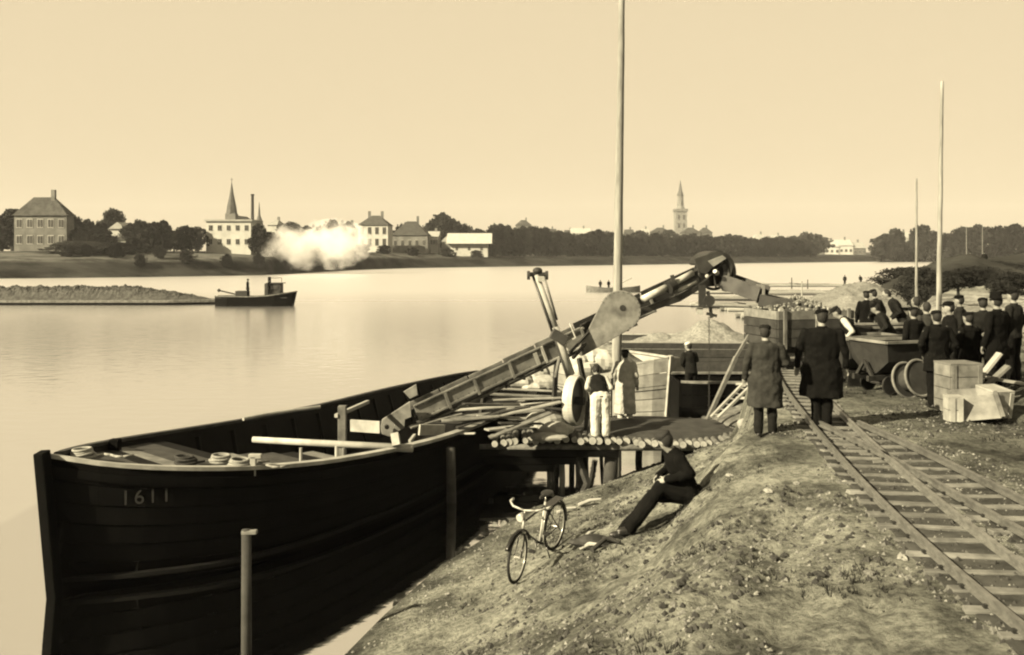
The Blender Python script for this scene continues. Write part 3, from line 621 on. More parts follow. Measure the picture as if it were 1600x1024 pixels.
def near_at(px, py):                                      # point of the near side skin
    best = None
    for i in range(NB-1):
        for zf in [k/60 for k in range(10, 60)]:
            q = side(near[i:i+1], far[i:i+1], 1, zf, .62)[0]; X = 800+q.x/q.y*F; Y = HY+(CZ-q.z)/q.y*F; e = (X-px)**2+(Y-py)**2
            if best is None or e < best[0]: best = (e, q, i)
    return best[1], best[2]
q, i = near_at(180, 788); d_ = (near[i+3]-near[i-1]); d_.z = 0; ang = math.atan2(d_.y, d_.x)
no_.location = q-ORG[BG.name]+V(0, -.075, 0); no_.rotation_euler = (radians(90-8), 0, ang)
# stanchions and posts of the barge
for px, y0, y1, d, r, mm in ((470, 700, 727, 15.9, .028, 'pale'), (526, 697, 724, 16.4, .035, 'pale'), (537, 700, 722, 16.6, .03, 'wood')):
    m = MB(); a = P(px, y0, d); b = P(px, y1, d); a = P(px, y0, d+.4); m.tube(a+V(0, 0, -.5), a, r, r*.9, 8); obj('stanchion', m, mm, BG)
m = MB(); a = P(180, 686, 15.9); m.beam((a.x, 15.9, .9), a, .16, .16, up=(0, 1, 0)); obj('bollard', m, 'tar', BG, bevel=.015)
m = MB(); a = P(396, 713, 15.0); m.beam((a.x, 15.0, 1.4), a, .09, .09, up=(0, 1, 0)); m.box(a+V(.03, 0, 0), (.2, .09, .07)); obj('bitt', m, 'pale', BG, bevel=.01)
m = MB(); a = P(535, 634, 19.2); m.beam((a.x, 19.2, .2), a, .16, .16, up=(0, 1, 0)); obj('upright_timber', m, 'wood', BG, bevel=.01)
m = MB(); m.beam(P(525, 650, 19.1), P(575, 628, 20.5), .07, .07); obj('brace', m, 'pale', BG)
m = MB(); m.beam(P(617, 678, 17.6), P(620, 697, 17.5), .14, .14, up=(0, 1, 0)); obj('short_post', m, 'pale', BG)
m = MB(); m.beam(P(640, 690, 17.6), P(648, 680, 17.9), .05, .05); obj('short_post', m, 'pale', BG)
for px, d, mm in ((697, 19.2, 'wood'),):
    m = MB(); p = P(px, 686, d); m.tube(V(p.x+.12, d-.1, -.4), V(p.x+.1, d-.15, 1.1), .10, .09, 10); tag(obj('mooring_pile', m, 'darkwood', smooth=True), 'short grey pile standing against the barge side', 'pile')
m = MB(); m.path([P(380, 655, 18.5), P(420, 647, 19), P(500, 636, 19.8)], .035); obj('side_rail', m, 'pale', BG)
# loose things lying in the barge
PG = 'loose boards lying in the barge'
def board(a, b, w, h, mm, lab, name='plank', cat='board', up=(0, 0, 1), group=None):
    m = MB(); m.beam(a, b, w, h, up=up); o = obj(name, m, mm, bevel=.006); return tag(o, lab, cat, group)
m = MB(); a, b = P(395, 687, 18.0), P(645, 701, 17.65); m.tube(a, b, .055, .075, 10); tag(obj('pole', m, 'pale', smooth=True), 'long pale pole lying across the open barge hold', 'pole')
board(P(548, 665, 21), P(594, 668, 20.7), .05, .26, 'pale', 'bright upright board left of the elevator foot')
board(P(655, 672, 19.6), P(694, 672, 20.1), .05, .22, 'pale', 'bright upright board right of the elevator foot')
spec = [(696, 634, 812, 632, 22, 'pale'), (700, 642, 880, 628, 22.5, 'pale'), (735, 660, 876, 628, 20.5, 'pale'), (690, 658, 780, 650, 20.3, 'wood'), (752, 606, 876, 612, 25, 'pale'), (765, 616, 862, 620, 24.2, 'wood'),
        (700, 652, 850, 641, 21.2, 'wood'), (765, 684, 860, 645, 19.8, 'wood'), (745, 650, 840, 655, 20.8, 'pale'), (712, 668, 790, 640, 20.3, 'darkwood'), (770, 625, 880, 622, 23.5, 'pale'), (640, 668, 720, 646, 20.8, 'wood'), (820, 636, 905, 642, 23, 'darkwood'), (760, 672, 830, 664, 19.9, 'pale')]
for i, (x0, y0, x1, y1, d, mm) in enumerate(spec): board(P(x0, y0, d), P(x1, y1, d+rnd.uniform(.1, .6)), rnd.uniform(.16, .28), .035, mm, ['upper pale board in the jumble, left of the belt wheel', 'long pale board below the upper one', 'pale board pointing at the foot of the belt wheel', 'grey short board at the left of the jumble', 'topmost pale board under the limestone blocks', 'grey board just below the topmost pale one', 'grey slanting board at the jumble middle', 'grey board sticking out over the near gunwale', 'pale board level with the gunwale bend', 'dark board at the lower left of the jumble', 'pale board running right to the belt wheel rim', 'grey board beside the elevator foot', 'dark board passing behind the belt wheel', 'lowest pale board before the canvas sacks'][i], group=PG)
for i in range(16):
    p = P(rnd.uniform(700, 860), rnd.uniform(625, 680), rnd.uniform(20, 22.5)); a = rnd.uniform(-.5, .5); v = V(cos(a), sin(a), rnd.uniform(-.12, .12))*rnd.uniform(.3, .9)
    board(p-v, p+v, rnd.uniform(.08, .2), .03, rnd.choice(['pale', 'wood', 'darkwood']), 'loose board in the jumble of planks behind the near gunwale', group=PG)
# pale slabs in the jumble
def lump(name, c, r, sc, mm, lab, cat, group=None, seed=0, n=8, amp=.25):
    m = MB(); m.ball(c, 1, tuple(k*r for k in sc), n); 
    m.v = [tuple(Vector(c)+(Vector(v)-Vector(c))*(1+amp*noise.noise(Vector(v)*(1.2/r)+Vector((seed*7, 0, 0))))) for v in m.v]
    return tag(obj(name, m, mm, smooth=False), lab, cat, group)
for i, (px, py, d, r, sc) in enumerate(((806, 585, 26, .32, (.8, 1, 1.2)), (826, 580, 26.3, .42, (.8, 1, 1.1)), (842, 588, 26, .38, (.9, 1, 1)), (815, 597, 25.6, .3, (1.3, 1, .7)), (850, 600, 25.6, .3, (1.2, 1, .8)), (833, 604, 25.5, .26, (1.5, 1, .6)))):
    lump('limestone_block', P(px, py, d), r, sc, 'lime', ('left tall limestone block under the elevator beam', 'biggest limestone block at the top of the heap under the beam', 'right upper limestone block under the beam', 'low wide limestone block at the left of the heap', 'right lower limestone block under the beam', 'flat limestone block at the bottom of the heap')[i], 'stone', 'limestone blocks under the elevator beam', i)
for i, (px, py, d, r, sc) in enumerate(((905, 568, 24.6, .32, (1.1, .8, .9)), (925, 562, 24.8, .4, (1.3, .8, .8)), (944, 566, 24.6, .3, (1, .8, .9)), (912, 580, 24.4, .32, (1.3, .8, .8)), (850, 660, 20.9, .32, (1.3, .8, .9)), (868, 672, 20.6, .28, (1.4, .8, .6)), (858, 683, 20.4, .2, (1.8, .8, .5)))):
    lump('canvas_bundle', P(px, py, d), r, sc, 'white' if i < 4 else 'pale', ('leftmost white canvas bundle behind man in white trousers', 'biggest white canvas bundle behind man in white trousers', 'white canvas bundle touching the great pole', 'white canvas bundle low beside the belt wheel', 'upper pale sack at the left end of the log jetty', 'middle pale sack at the left end of the log jetty', 'flat lowest pale sack on the jetty log ends')[i], 'bundle', 'canvas bundles behind the man in white trousers' if i < 4 else 'sacks at the left end of the log jetty', i+20, amp=.35)
for px, py, d in ((130, 714, 14.6), (290, 725, 15.2), (345, 723, 15.2), (375, 730, 15)):
    m = MB(); c = P(px, py, d)
    for k in range(4): m.ring(c+V(rnd.uniform(-.03, .03), rnd.uniform(-.03, .03), .02+.03*k), (rnd.uniform(-.1, .1), rnd.uniform(-.1, .1), 1), .16-.01*k, .022, 20, 6)
    pts = [c+V(.16+.12*j, .1*sin(j*1.3), .02) for j in range(6)]; m.path(pts, .02, 6)
    tag(obj('rope_coil', m, 'rope' if px != 290 else 'darkwood', smooth=True), {130: 'pale rope coil in the very bow of the barge', 290: 'dark rope coil halfway along the fore deck', 345: 'pale rope coil left of the pale bitt', 375: 'loose pale rope end right beside the pale bitt'}[px], 'rope')
# ================================================================ JETTY OF LOGS
JT = thing('log_jetty', (2, 22, 0), 'rough jetty of pale-ended round logs between the bank and the barge', 'jetty')
lm = []
x = -.35; i = 0
m0 = MB(); m0.tube((0, -1.4, 0), (0, 1.5, 0), .075, .065, 9, 0, 1); me = bpy.data.meshes.new('log'); me.from_pydata(m0.v, [], m0.f); me.materials.append(M['log']); me.materials.append(M['logend']); me.polygons.foreach_set('material_index', m0.m)
def jz(x): return .90+.05*sin(x*1.3)
while x < 5.0:
    s = rnd.uniform(.8, 1.18); share('log', me, JT, (x-2, rnd.uniform(-.14, .14)-.0, jz(x)+.0), (rnd.uniform(-.01, .01), rnd.uniform(0, 3), rnd.uniform(-.05, .02)), (s, 1, s)); x += .155*s
for y in (20.75, 22.0, 23.2):
    m = MB(); m.tube((-.7, y, .76), (5.2, y, .76), .075, .07, 10); obj('bearer', m, 'log', JT, smooth=True)
for px, d, r, mm in ((956, 20.9, .17, 'darkwood'), (904, 21.0, .10, 'darkwood'), (877, 21.1, .07, 'pale'), (893, 22.2, .07, 'log'), (868, 22.3, .06, 'log'), (917, 22.6, .08, 'darkwood'), (942, 23.1, .05, 'pale'), (1000, 22.9, .09, 'log'), (1040, 21.6, .09, 'darkwood'), (860, 21, .1, 'darkwood')):
    x = (px-800)/F*d; m = MB(); m.tube((x+rnd.uniform(-.08, .08), d, -.6), (x, d, .72), r, r*.9, 10); obj('jetty_pile', m, mm, JT, smooth=True)
m = MB(); m.beam(P(905, 720, 20.9), P(925, 775, 20.6), .12, .1); obj('brace', m, 'darkwood', JT)
for i, (xa, xb, z) in enumerate(((-.7, 2.3, .66), (-.6, 1.4, .50), (-.4, .9, .34))):
    m = MB(); m.beam((xa, 20.66+.02*i, z), (xb, 20.68+.02*i, z-.02), .05, .15); obj('underside_shade_board', m, 'tar', JT)  # black boards added to darken the shaded space under the logs
# rubble and soil trodden over the jetty
def heap(name, c, rx, ry, h, mm, lab, cat, kind='stuff', n=46, rough=.12, seed=0, power=1.2, sm=True):
    vs = []; fs = []
    for i in range(n+1):
        for j in range(n+1):
            u, v = i/n*2-1, j/n*2-1; r = min(1, sqrt(u*u+v*v)); x, y = c[0]+u*rx, c[1]+v*ry
            z = h*(1-r)**power*(1+.25*fn(x*.9/rx*1.5, y*.9/ry*1.5, seed))+rough*fn(x*1.6, y*1.6, seed+3, 4)*(1-r**4)*min(1, h)
            if r >= 1: z = -.15
            vs.append((x, y, c[2]+z))
    for i in range(n):
        for j in range(n): a = i*(n+1)+j; fs.append((a, a+n+1, a+n+2, a+1))
    m = MB(); m.add(vs, fs); return tag(obj(name, m, mm, smooth=sm), lab, cat, kind=kind)
heap('soil_rubble', (2.9, 22.2, .93), 2.6, 1.35, .16, 'darkwood', 'trodden soil and rubble covering the log jetty, coloured dark for the shadow on it', None, rough=.07, seed=3, power=.5)  # shadow over the jetty top is put into the dark rubble colour
heap('soil_rubble', (6.0, 22.6, 1.0), 1.2, 1.6, .5, 'clod', 'spilled earth where the jetty meets the bank', None, rough=.14, seed=6, power=.8)
# ================================================================ GREAT POLE
def timber_pole(a, b, r0, r1, lab, mm='post', seed=1):
    m = MB(); n = 26; pts = [Vector(a).lerp(Vector(b), i/n)+V(.022*noise.noise(V(i*.3, seed, 0)), 0, 0)*(r0*8) for i in range(n+1)]
    vs = []; k = 14
    for i, p in enumerate(pts):
        r = r0+(r1-r0)*i/n
        for j in range(k): t_ = 2*pi*j/k; vs.append(p+V(cos(t_)*r, sin(t_)*r, 0)*(1+.05*noise.noise(V(i*1.1, j, seed))))
    m.add(vs, [(i*k+j, i*k+(j+1) % k, (i+1)*k+(j+1) % k, (i+1)*k+j) for i in range(n) for j in range(k)]+[tuple(k*n+j for j in range(k))])
    return tag(obj('timber_pole', m, mm, smooth=True), lab, 'pole')
a = P(963, 600, 24.5); b = P(972, -20, 24.5); dv = (b-a).normalized(); a = a-dv*((a.z+.6)/dv.z)
timber_pole(a, b, .145, .075, 'very tall pale timber pole rising out of the frame behind the elevator beam')
a = P(1466, 500, 32); b = P(1472, 127, 32); timber_pole(V(a.x, 32, 2.0), b, .095, .05, 'tall thin timber pole rising behind the group of men on the right', seed=2)
a = P(1432, 470, 50); b = P(1432, 279, 50); timber_pole(V(a.x, 50, 2.0), b, .08, .045, 'thinner distant pole left of the tall right pole', seed=3)
for px, yt, d, lab in ((1253, 440, 92, 'white stake standing among the rafts'), (1163, 434, 125, 'dark stake at left end of the rafts'), (1237, 434, 128, 'thin dark stake at the middle of the rafts'), (1262, 437, 128, 'thin dark stake right of the middle one'), (1493, 408, 90, 'short post on the far end of the near bank'), (1510, 352, 400, 'faint thin mast before the right grove'), (1535, 350, 400, 'faint thin mast at the right edge of the grove')):
    p = P(px, yt, d); m = MB(); m.tube((p.x, d, -.5), p, .12 if d > 300 else .09, .06, 8); tag(obj('stake', m, 'pale' if px in (1253, 1510, 1535) else 'darkwood'), lab, 'stake')
p = P(385, 828, 12.0); m = MB(); m.tube((p.x, 12, -1.2), p, .068, .06, 14); 
MP = thing('mooring_pile', (p.x, 12, -1.2), 'lone weathered pile standing in the dark water before the barge', 'pile'); obj('shaft', m, 'darkwood', MP, smooth=True)
m = MB(); m.beam(p+V(-.05, -.02, -.03), p+V(.14, -.02, -.02), .08, .05); obj('cleat', m, 'wood', MP, bevel=.01)
# ================================================================ BUCKET ELEVATOR
A0 = V(-2.55, 21.0, 1.33); A1 = V(4.87, 23.5, 4.47)
u = (A1-A0).normalized(); v = V(u.x, u.y, 0).cross(V(0, 0, 1)).normalized()*-1; w_ = u.cross(v)*-1
if w_.z < 0: w_ = -w_
if v.y > 0: v = -v                                        # v points to the camera side
LN = (A1-A0).length
EL = thing('bucket_elevator', (A0.x, A0.y, .3), 'long slanting elevator beam of steel plates unloading the barge', 'elevator')
def B(s, a, c): return A0+u*(s*LN)+w_*a+v*c               # s along, a up, c towards the camera
def bp_(name, s0, s1, a0, a1, c, th, mm, parent=EL, bev=.006):
    m = MB(); m.prism([B(s0, a0, c), B(s1, a0, c), B(s1, a1, c), B(s0, a1, c)], v*th); return obj(name, m, mm, parent, bevel=bev)
cuts = [.05, .14, .225, .33, .43, .555, .66, .78, .97]
hs = [(-.20, .16), (-.17, .16), (-.20, .15), (-.21, .17), (-.25, .19), (-.26, .24), (-.22, .24), (-.10, .26)]
for i in range(8):
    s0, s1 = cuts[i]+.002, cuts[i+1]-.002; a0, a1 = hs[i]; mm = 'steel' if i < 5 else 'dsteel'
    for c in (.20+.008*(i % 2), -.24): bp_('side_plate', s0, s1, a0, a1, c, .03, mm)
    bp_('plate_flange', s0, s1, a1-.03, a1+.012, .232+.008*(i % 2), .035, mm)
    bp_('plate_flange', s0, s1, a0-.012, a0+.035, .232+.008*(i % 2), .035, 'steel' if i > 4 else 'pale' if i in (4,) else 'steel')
    m = MB()
    for k in range(5):
        for aa in (a0+.06, a1-.06): m.ball(B(s0+(s1-s0)*(k+.5)/5, aa, .245), .014, n=4)
    obj('rivet_row', m, 'dsteel', EL)['kind'] = 'stuff'
for s in cuts[1:-1]: bp_('stiffener', s-.004, s+.004, -.24, .17, .236, .04, 'bright' if s in (.43,) else 'steel')
for k in range(40):
    s = .06+k*.0227
    if s < .95: m = MB(); m.tube(B(s, .03, -.22), B(s, .03, .2), .035, n=8); obj('roller', m, 'dsteel', EL)
bp_('belt', .03, .97, .075, .09, -.2, .38, 'rust')
for s0, s1 in ((.05, .30), (.31, .55), (.56, .72)): bp_('lower_runner', s0, s1, -.36, -.31, .12, .06, 'wood'); 
bp_('return_belt', .05, .72, -.30, -.285, -.2, .36, 'rust')
for s in [.08+.055*k for k in range(12)]: bp_('bucket_flight', s, s+.006, -.40, -.29, -.18, .34, 'rust')
bp_('sight_plate', .525, .565, .12, .18, .24, .012, 'bright'); bp_('sight_plate', .40, .412, -.2, .1, .27, .012, 'bright'); bp_('sight_plate', .615, .65, .03, .09, .24, .012, 'bright')
# foot housing
def outline(c, pts, th, name, mm, parent=EL, bev=.008, off=0):
    m = MB(); q = [P(x, y, c)+v*off for x, y in pts]; m.prism(q, v*th); return obj(name, m, mm, parent, bevel=bev)
fh = outline(20.75, [(597, 655), (640, 627), (642, 651), (632, 655), (631, 668), (608, 682), (596, 678), (593, 668)], .06, 'foot_plate', 'steel')
m = MB(); c = P(604, 667, 20.6); m.tube(c, c+v*.06, .05, n=12); obj('foot_bearing', m, 'rust', fh)
outline(21.3, [(630, 612), (650, 600), (652, 617), (640, 623)], .05, 'guard_plate', 'steel')
# teardrop gear guard
C = P(969, 486, 22.0); Tp = P(909, 549, 22.0); R_, r_ = .47, .10
ex = V(1, 0, 0); ez = V(0, 0, 1); dd = (Tp-C); L2 = dd.length; a0 = math.atan2(dd.z, dd.x); be = math.acos((R_-r_)/L2)
pts = []
for i in range(25): t_ = a0+be+(2*pi-2*be)*i/24; pts.append(C+ex*cos(t_)*R_+ez*sin(t_)*R_)
for i in range(7): t_ = a0-be+2*be*i/6; pts.append(Tp+ex*cos(t_)*r_+ez*sin(t_)*r_)
m = MB(); m.prism(pts, (0, -.07, 0)); gg = obj('gear_guard', m, 'steel', EL, bevel=.012)
m = MB(); m.tube(C+V(.05, -.06, .07), C+V(.05, -.082, .07), .07, n=14); obj('shaft_hole', m, 'rust', gg)
for k in range(16):
    t_ = a0+be+(2*pi-2*be)*k/15; m = MB(); q = C+ex*cos(t_)*(R_-.035)+ez*sin(t_)*(R_-.035); m.tube(q+V(0, -.068, 0), q+V(0, -.08, 0), .012, n=6); obj('bolt', m, 'dsteel', gg)
m = MB(); m.tube(Tp+V(.02, -.06, .03), Tp+V(.02, -.082, .03), .025, n=10); obj('bolt', m, 'rust', gg)
m = MB(); m.tube(C+V(.05, .4, .07), C+V(.05, -.05, .07), .05, n=10); obj('axle', m, 'dsteel', EL)
# shaft casings along the upper part
m = MB(); m.tube(P(1004, 468, 22.3), P(1044, 448, 22.6), .085, n=14); obj('shaft_casing', m, 'bright', EL, smooth=True)
m = MB(); m.tube(P(1052, 443, 22.6), P(1082, 427, 22.9), .075, n=14); obj('shaft_casing', m, 'bright', EL, smooth=True)
m = MB(); m.tube(P(1058, 455, 22.6), P(1088, 441, 22.9), .04, n=10); obj('shaft_casing', m, 'bright', EL, smooth=True)
m = MB(); m.tube(P(1044, 450, 22.5), P(1053, 445, 22.6), .15, n=16); obj('shaft_collar', m, 'rust', EL)
m = MB(); m.beam(P(1050, 430, 22.5), P(1056, 462, 22.5), .07, .09); obj('collar_bracket', m, 'dsteel', EL)
m = MB(); m.beam(P(985, 492, 22.4), P(1062, 466, 22.7), .12, .14); m.beam(P(1062, 466, 22.7), P(1105, 440, 23), .12, .12); obj('lower_girder', m, 'dsteel', EL)
# head drum
HD = P(1112, 426, 23.2)
m = MB(); m.ring(HD+v*.1, v, .40, .035, 32, 6)
for k in range(6): t_ = k*pi/3+.3; e = u*cos(t_)+w_*sin(t_); m.tube(HD+v*.1, HD+v*.1+e*.4, .022, n=6)
m.tube(HD-v*.2, HD+v*.2, .07, n=12); hw = obj('head_wheel', m, 'dsteel', EL)
m = MB(); m.tube(HD+v*.2, HD+v*.27, .055, n=12); obj('hub_cap', m, 'bright', hw)
m = MB(); m.tube(HD-v*.28, HD-v*.02, .34, n=26); obj('drum', m, 'rust', EL, smooth=False)
m = MB(); pts = []
for i in range(19): t_ = -1.15+i*3.5/18; pts.append(HD+(u*cos(t_)+w_*sin(t_))*.52)
for i in range(19): t_ = -1.15+(18-i)*3.5/18; pts.append(HD+(u*cos(t_)+w_*sin(t_))*.44)
m.prism([p+v*.26 for p in pts], -v*.54); obj('head_hood', m, 'dsteel', EL)
outline(23.0, [(1076, 404), (1110, 393), (1122, 397), (1094, 428), (1082, 426)], .05, 'head_cheek', 'dsteel', off=.25)
outline(23.0, [(1095, 408), (1118, 399), (1124, 404), (1104, 417)], .02, 'name_plate', 'steel', off=.31)
m = MB(); m.tube(P(1120, 428, 22.8), P(1117, 424, 22.7), .05, n=10); obj('grease_cup', m, 'bright', EL)
m = MB(); m.ball(P(1105, 432, 22.7), .05, n=6); obj('grease_cup', m, 'bright', EL)
# discharge chute
def trough(pts, w, h, name, mm, parent):
    m = MB()
    for a, b in zip(pts[:-1], pts[1:]):
        d = (b-a).normalized(); sx_ = d.cross(V(0, 0, 1)).normalized(); up = sx_.cross(d)
        m.beam(a, b, w, .04, mi=0)
        for s in (-1, 1): m.beam(a+sx_*s*w/2+up*h/2, b+sx_*s*w/2+up*h/2, .04, h)
    return obj(name, m, mm, parent)
trough([P(1132, 449, 23.2), P(1190, 470, 22.6)], .52, .34, 'upper_chute', 'dsteel', EL)
trough([P(1186, 476, 22.5), P(1295, 499, 22.0)], .6, .26, 'lower_chute', 'dsteel', EL)
for t_ in (.03, .97):
    q = P(1132, 449, 23.2).lerp(P(1190, 470, 22.6), t_); m = MB(); m.box(q+V(0, 0, .14), (.05, .62, .46)); obj('chute_band', m, 'steel', EL)
# support legs
m = MB(); m.beam(P(1196, 480, 22.4), P(1150, 558, 22.2), .06, .06); m.beam(P(1150, 558, 22.2), P(1106, 655, 22.0), .085, .085); obj('support_leg', m, 'wood', EL)
m = MB(); m.beam(P(1196, 480, 22.9), P(1190, 640, 23.5), .09, .09); obj('support_leg', m, 'darkwood', EL)
m = MB(); m.tube(P(1035, 478, 22.8), P(1196, 481, 22.5), .018, n=6); obj('tie_rod', m, 'rust', EL)
for (x0, x1, d) in ((870, 862, 24.5), (905, 930, 24.2), (760, 745, 23.6)):
    m = MB(); a = P(x0, 560 if x0 > 800 else 592, d-.3); m.beam(a, V((x1-800)/F*d, d, .25), .1, .1); obj('support_leg', m, 'darkwood', EL)
# hoist block and chain under the head
m = MB(); m.beam(P(1097, 446, 22.8), P(1097, 478, 22.8), .16, .12); obj('hanger', m, 'rust', EL)
hb = MB(); hb.tube(P(1108, 470, 22.7)+V(0, -.06, 0), P(1108, 470, 22.7)+V(0, .06, 0), .13, n=14); hb.beam(P(1106, 455, 22.8), P(1112, 497, 22.8), .07, .07); hb.beam(P(1104, 490, 22.8), P(1120, 494, 22.8), .05, .07); obj('hoist_block', hb, 'rust', EL)
m = MB(); m.box(P(1093, 486, 22.8), (.14, .12, .16)); obj('counterweight', m, 'bright', EL)
m = MB(); 
for i in range(44): c = P(1108, 497, 22.8)+V(0, 0, -i*.052); m.ring(c, (1, 0, 0) if i % 2 else (0, 1, 0), .022, .007, 8, 4)
ch_ = obj('chain', m, 'rust', EL)
# guy mast crossing the beam
GM = thing('guy_mast', tuple(P(890, 640, 22)), 'pair of slanting pale spars with pulley head leaning across the beam', 'mast')
def sp_(a, b, r, mm, name='spar'): m = MB(); m.tube(a, b, r, r*1.05, 10); return obj(name, m, mm, GM, smooth=True)
sp_(P(838, 430, 21.4), P(872, 522, 21.3), .062, 'pale'); sp_(P(850, 432, 21.8), P(870, 500, 22.0), .028, 'wood')
sp_(P(833, 432, 21.4), P(867, 530, 21.25), .03, 'dsteel')
sp_(P(868, 512, 21.2), P(893, 585, 21.4), .075, 'pale'); sp_(P(862, 500, 21.4), P(898, 612, 21.6), .085, 'darkwood'); sp_(P(874, 560, 21.3), P(868, 590, 21.2), .04, 'wood')
m = MB(); c = P(840, 429, 21.4); m.tube(c+V(-.2, 0, 0), c+V(.2, 0, 0), .05, n=10); m.ball(c+V(0, 0, .08), .10, (1.1, .9, .8), 8); obj('mast_head', m, 'rust', GM)
for s in (-1, 1): m = MB(); m.tube(c+V(s*.17, -.02, -.02), c+V(s*.235, -.02, -.02), .10, n=14); obj('pulley', m, 'dsteel', GM)
m = MB(); m.box(P(845, 436, 21.3), (.14, .05, .12)); obj('head_block', m, 'bright', GM)
m = MB(); m.beam(P(862, 520, 21.05), P(885, 533, 21.05), .28, .22); obj('winch_box', m, 'dsteel', GM, bevel=.01)
m = MB(); m.beam(P(884, 537, 21), P(900, 527, 21), .03, .03); m.beam(P(884, 537, 21), P(887, 548, 21), .03, .03); m.beam(P(890, 505, 21.2), P(899, 527, 21.1), .02, .02); obj('lever', m, 'bright', GM)
m = MB(); m.beam(P(895, 560, 21.3), P(915, 537, 21.6), .06, .06); m.beam(P(890, 552, 21.3), P(920, 520, 21.6), .05, .05); obj('strut', m, 'rust', GM)
# belt pulley
c = P(899, 626, 21.2); ax = V(.92, -.39, 0).normalized()
FW = thing('flywheel', (c.x, c.y, c.z-.56), 'upright belt wheel with bright rim beside the man in white trousers', 'flywheel')
m = MB(); n_ = 40
x_ = V(0, 0, 1); y_ = ax.cross(x_)
def disc(m, c, ax, R, th, n=36): m.tube(c-ax*th/2, c+ax*th/2, R, n=n)
disc(m, c-ax*.02, ax, .50, .06, 40); obj('web', m, 'dsteel', FW)
m = MB(); vs = []
for k in range(44):
    t_ = 2*pi*k/44; e = x_*cos(t_)+y_*sin(t_)
    for (r, o_) in ((.545, -.12), (.56, 0), (.545, .10), (.50, .10), (.50, -.12)): vs.append(c+e*r+ax*o_)
m.add(vs, [(i*5+j, ((i+1) % 44)*5+j, ((i+1) % 44)*5+(j+1) % 5, i*5+(j+1) % 5) for i in range(44) for j in range(5)]); obj('rim', m, 'cream', FW)
m = MB(); disc(m, c+ax*.06, ax, .09, .3, 14); obj('hub', m, 'rust', FW)
m = MB(); m.beam(c+ax*.3, V(c.x+.2, c.y-.1, .9), .08, .08); m.beam(c-ax*.25, V(c.x-.25, c.y+.2, .9), .08, .08); obj('bearing_post', m, 'darkwood', FW)
# ================================================================ BARGES BEHIND THE JETTY
def small_barge(stem, axis, Lb, Wb, zg, zs, lab, cat='barge', outm='pale', inm='inner', gm_='pale', dep=.5, pointed=.3, cap=.12):
    axis = V(*axis, 0).normalized(); sdv = V(-axis.y, axis.x, 0); T = thing('river_lighter', (stem[0]+axis.x*Lb/2, stem[1]+axis.y*Lb/2, -.3), lab, cat)
    def sec(t_, s, zf=1): 
        wv = Wb/2*min(1, (t_/pointed)**.6 if t_ < pointed else 1)*(1 if t_ < .92 else 1-(t_-.92)*1.5); z = zg+(zs-zg)*max(0, 1-t_/.3)**2
        return V(stem[0], stem[1], 0)+axis*(t_*Lb+(1-zf)*.25*max(0, 1-t_/.25))+sdv*s*wv*(1-.14*(1-zf))+V(0, 0, -.3+(z+.3)*zf)
    n_ = 30
    for s in (-1, 1):
        for k in range(5):
            z1, z0 = 1-k/5, 1-(k+1)/5
            a = [sec(i/n_, s, z1-.006) for i in range(n_+1)]; b = [sec(i/n_, s, z0+.006) for i in range(n_+1)]
            strip(a, b, [-sdv*s*.05 for _ in a], 'strake', outm, T)
        a = [sec(i/n_, s, 1)+V(0, 0, .003) for i in range(n_+1)]
        strip(a, [p+V(0, 0, .06) for p in a], [-sdv*s*cap for _ in a], 'gunwale_plank', gm_, T)
    m = MB(); m.beam(sec(0, 1, 0), sec(0, 1, 1)+V(0, 0, .1), .12, .14, up=tuple(axis)); obj('stem_post', m, outm, T)
    a = [sec(i/n_, 1, .55) for i in range(n_+1)]; b = [sec(i/n_, -1, .55) for i in range(n_+1)]; strip(a, b, [V(0, 0, -.03)]*(n_+1), 'bottom_boards', inm, T)
    m = MB(); q = [sec(1, 1, 0), sec(1, -1, 0), sec(1, -1, 1), sec(1, 1, 1)]; m.prism(q, axis*.06); obj('transom', m, outm, T)
    return T, sec
T1, sec1 = small_barge((4.85, 29.3), (-.50, .87), 5.6, 4.2, 1.38, 1.72, 'light timber gravel barge with raked bow pointing right behind the jetty', outm='pale', pointed=.35)
heap('gravel_cargo', (3.2, 32.2, .6), 1.9, 2.3, 1.45, 'gravel', 'gravel heaped in the light timber barge', None, seed=11, power=.8)
T2, sec2 = small_barge((8.9, 27.4), (-1, .02), 4.2, 2.2, 1.36, 1.38, 'low black lighter moored behind the log jetty with man in pale cap', outm='tar', pointed=.12, gm_='wood')
T3, sec3 = small_barge((13.2, 43), (-1, .06), 9.5, 4.0, 1.05, 1.35, 'dark gravel barge lying beyond the jetty with pale gunwale', outm='darkwood', pointed=.3)
heap('gravel_cargo', (9.1, 44.2, .55), 2.9, 1.9, 1.35, 'gravel', 'pale gravel heaped in the dark barge beyond the jetty', None, seed=21, power=.9)
heap('gravel_cargo', (6.9, 44.6, .55), 2.2, 1.6, .7, 'gravel', 'low gravel at the left end of the dark barge beyond the jetty', None, seed=22, power=.9)
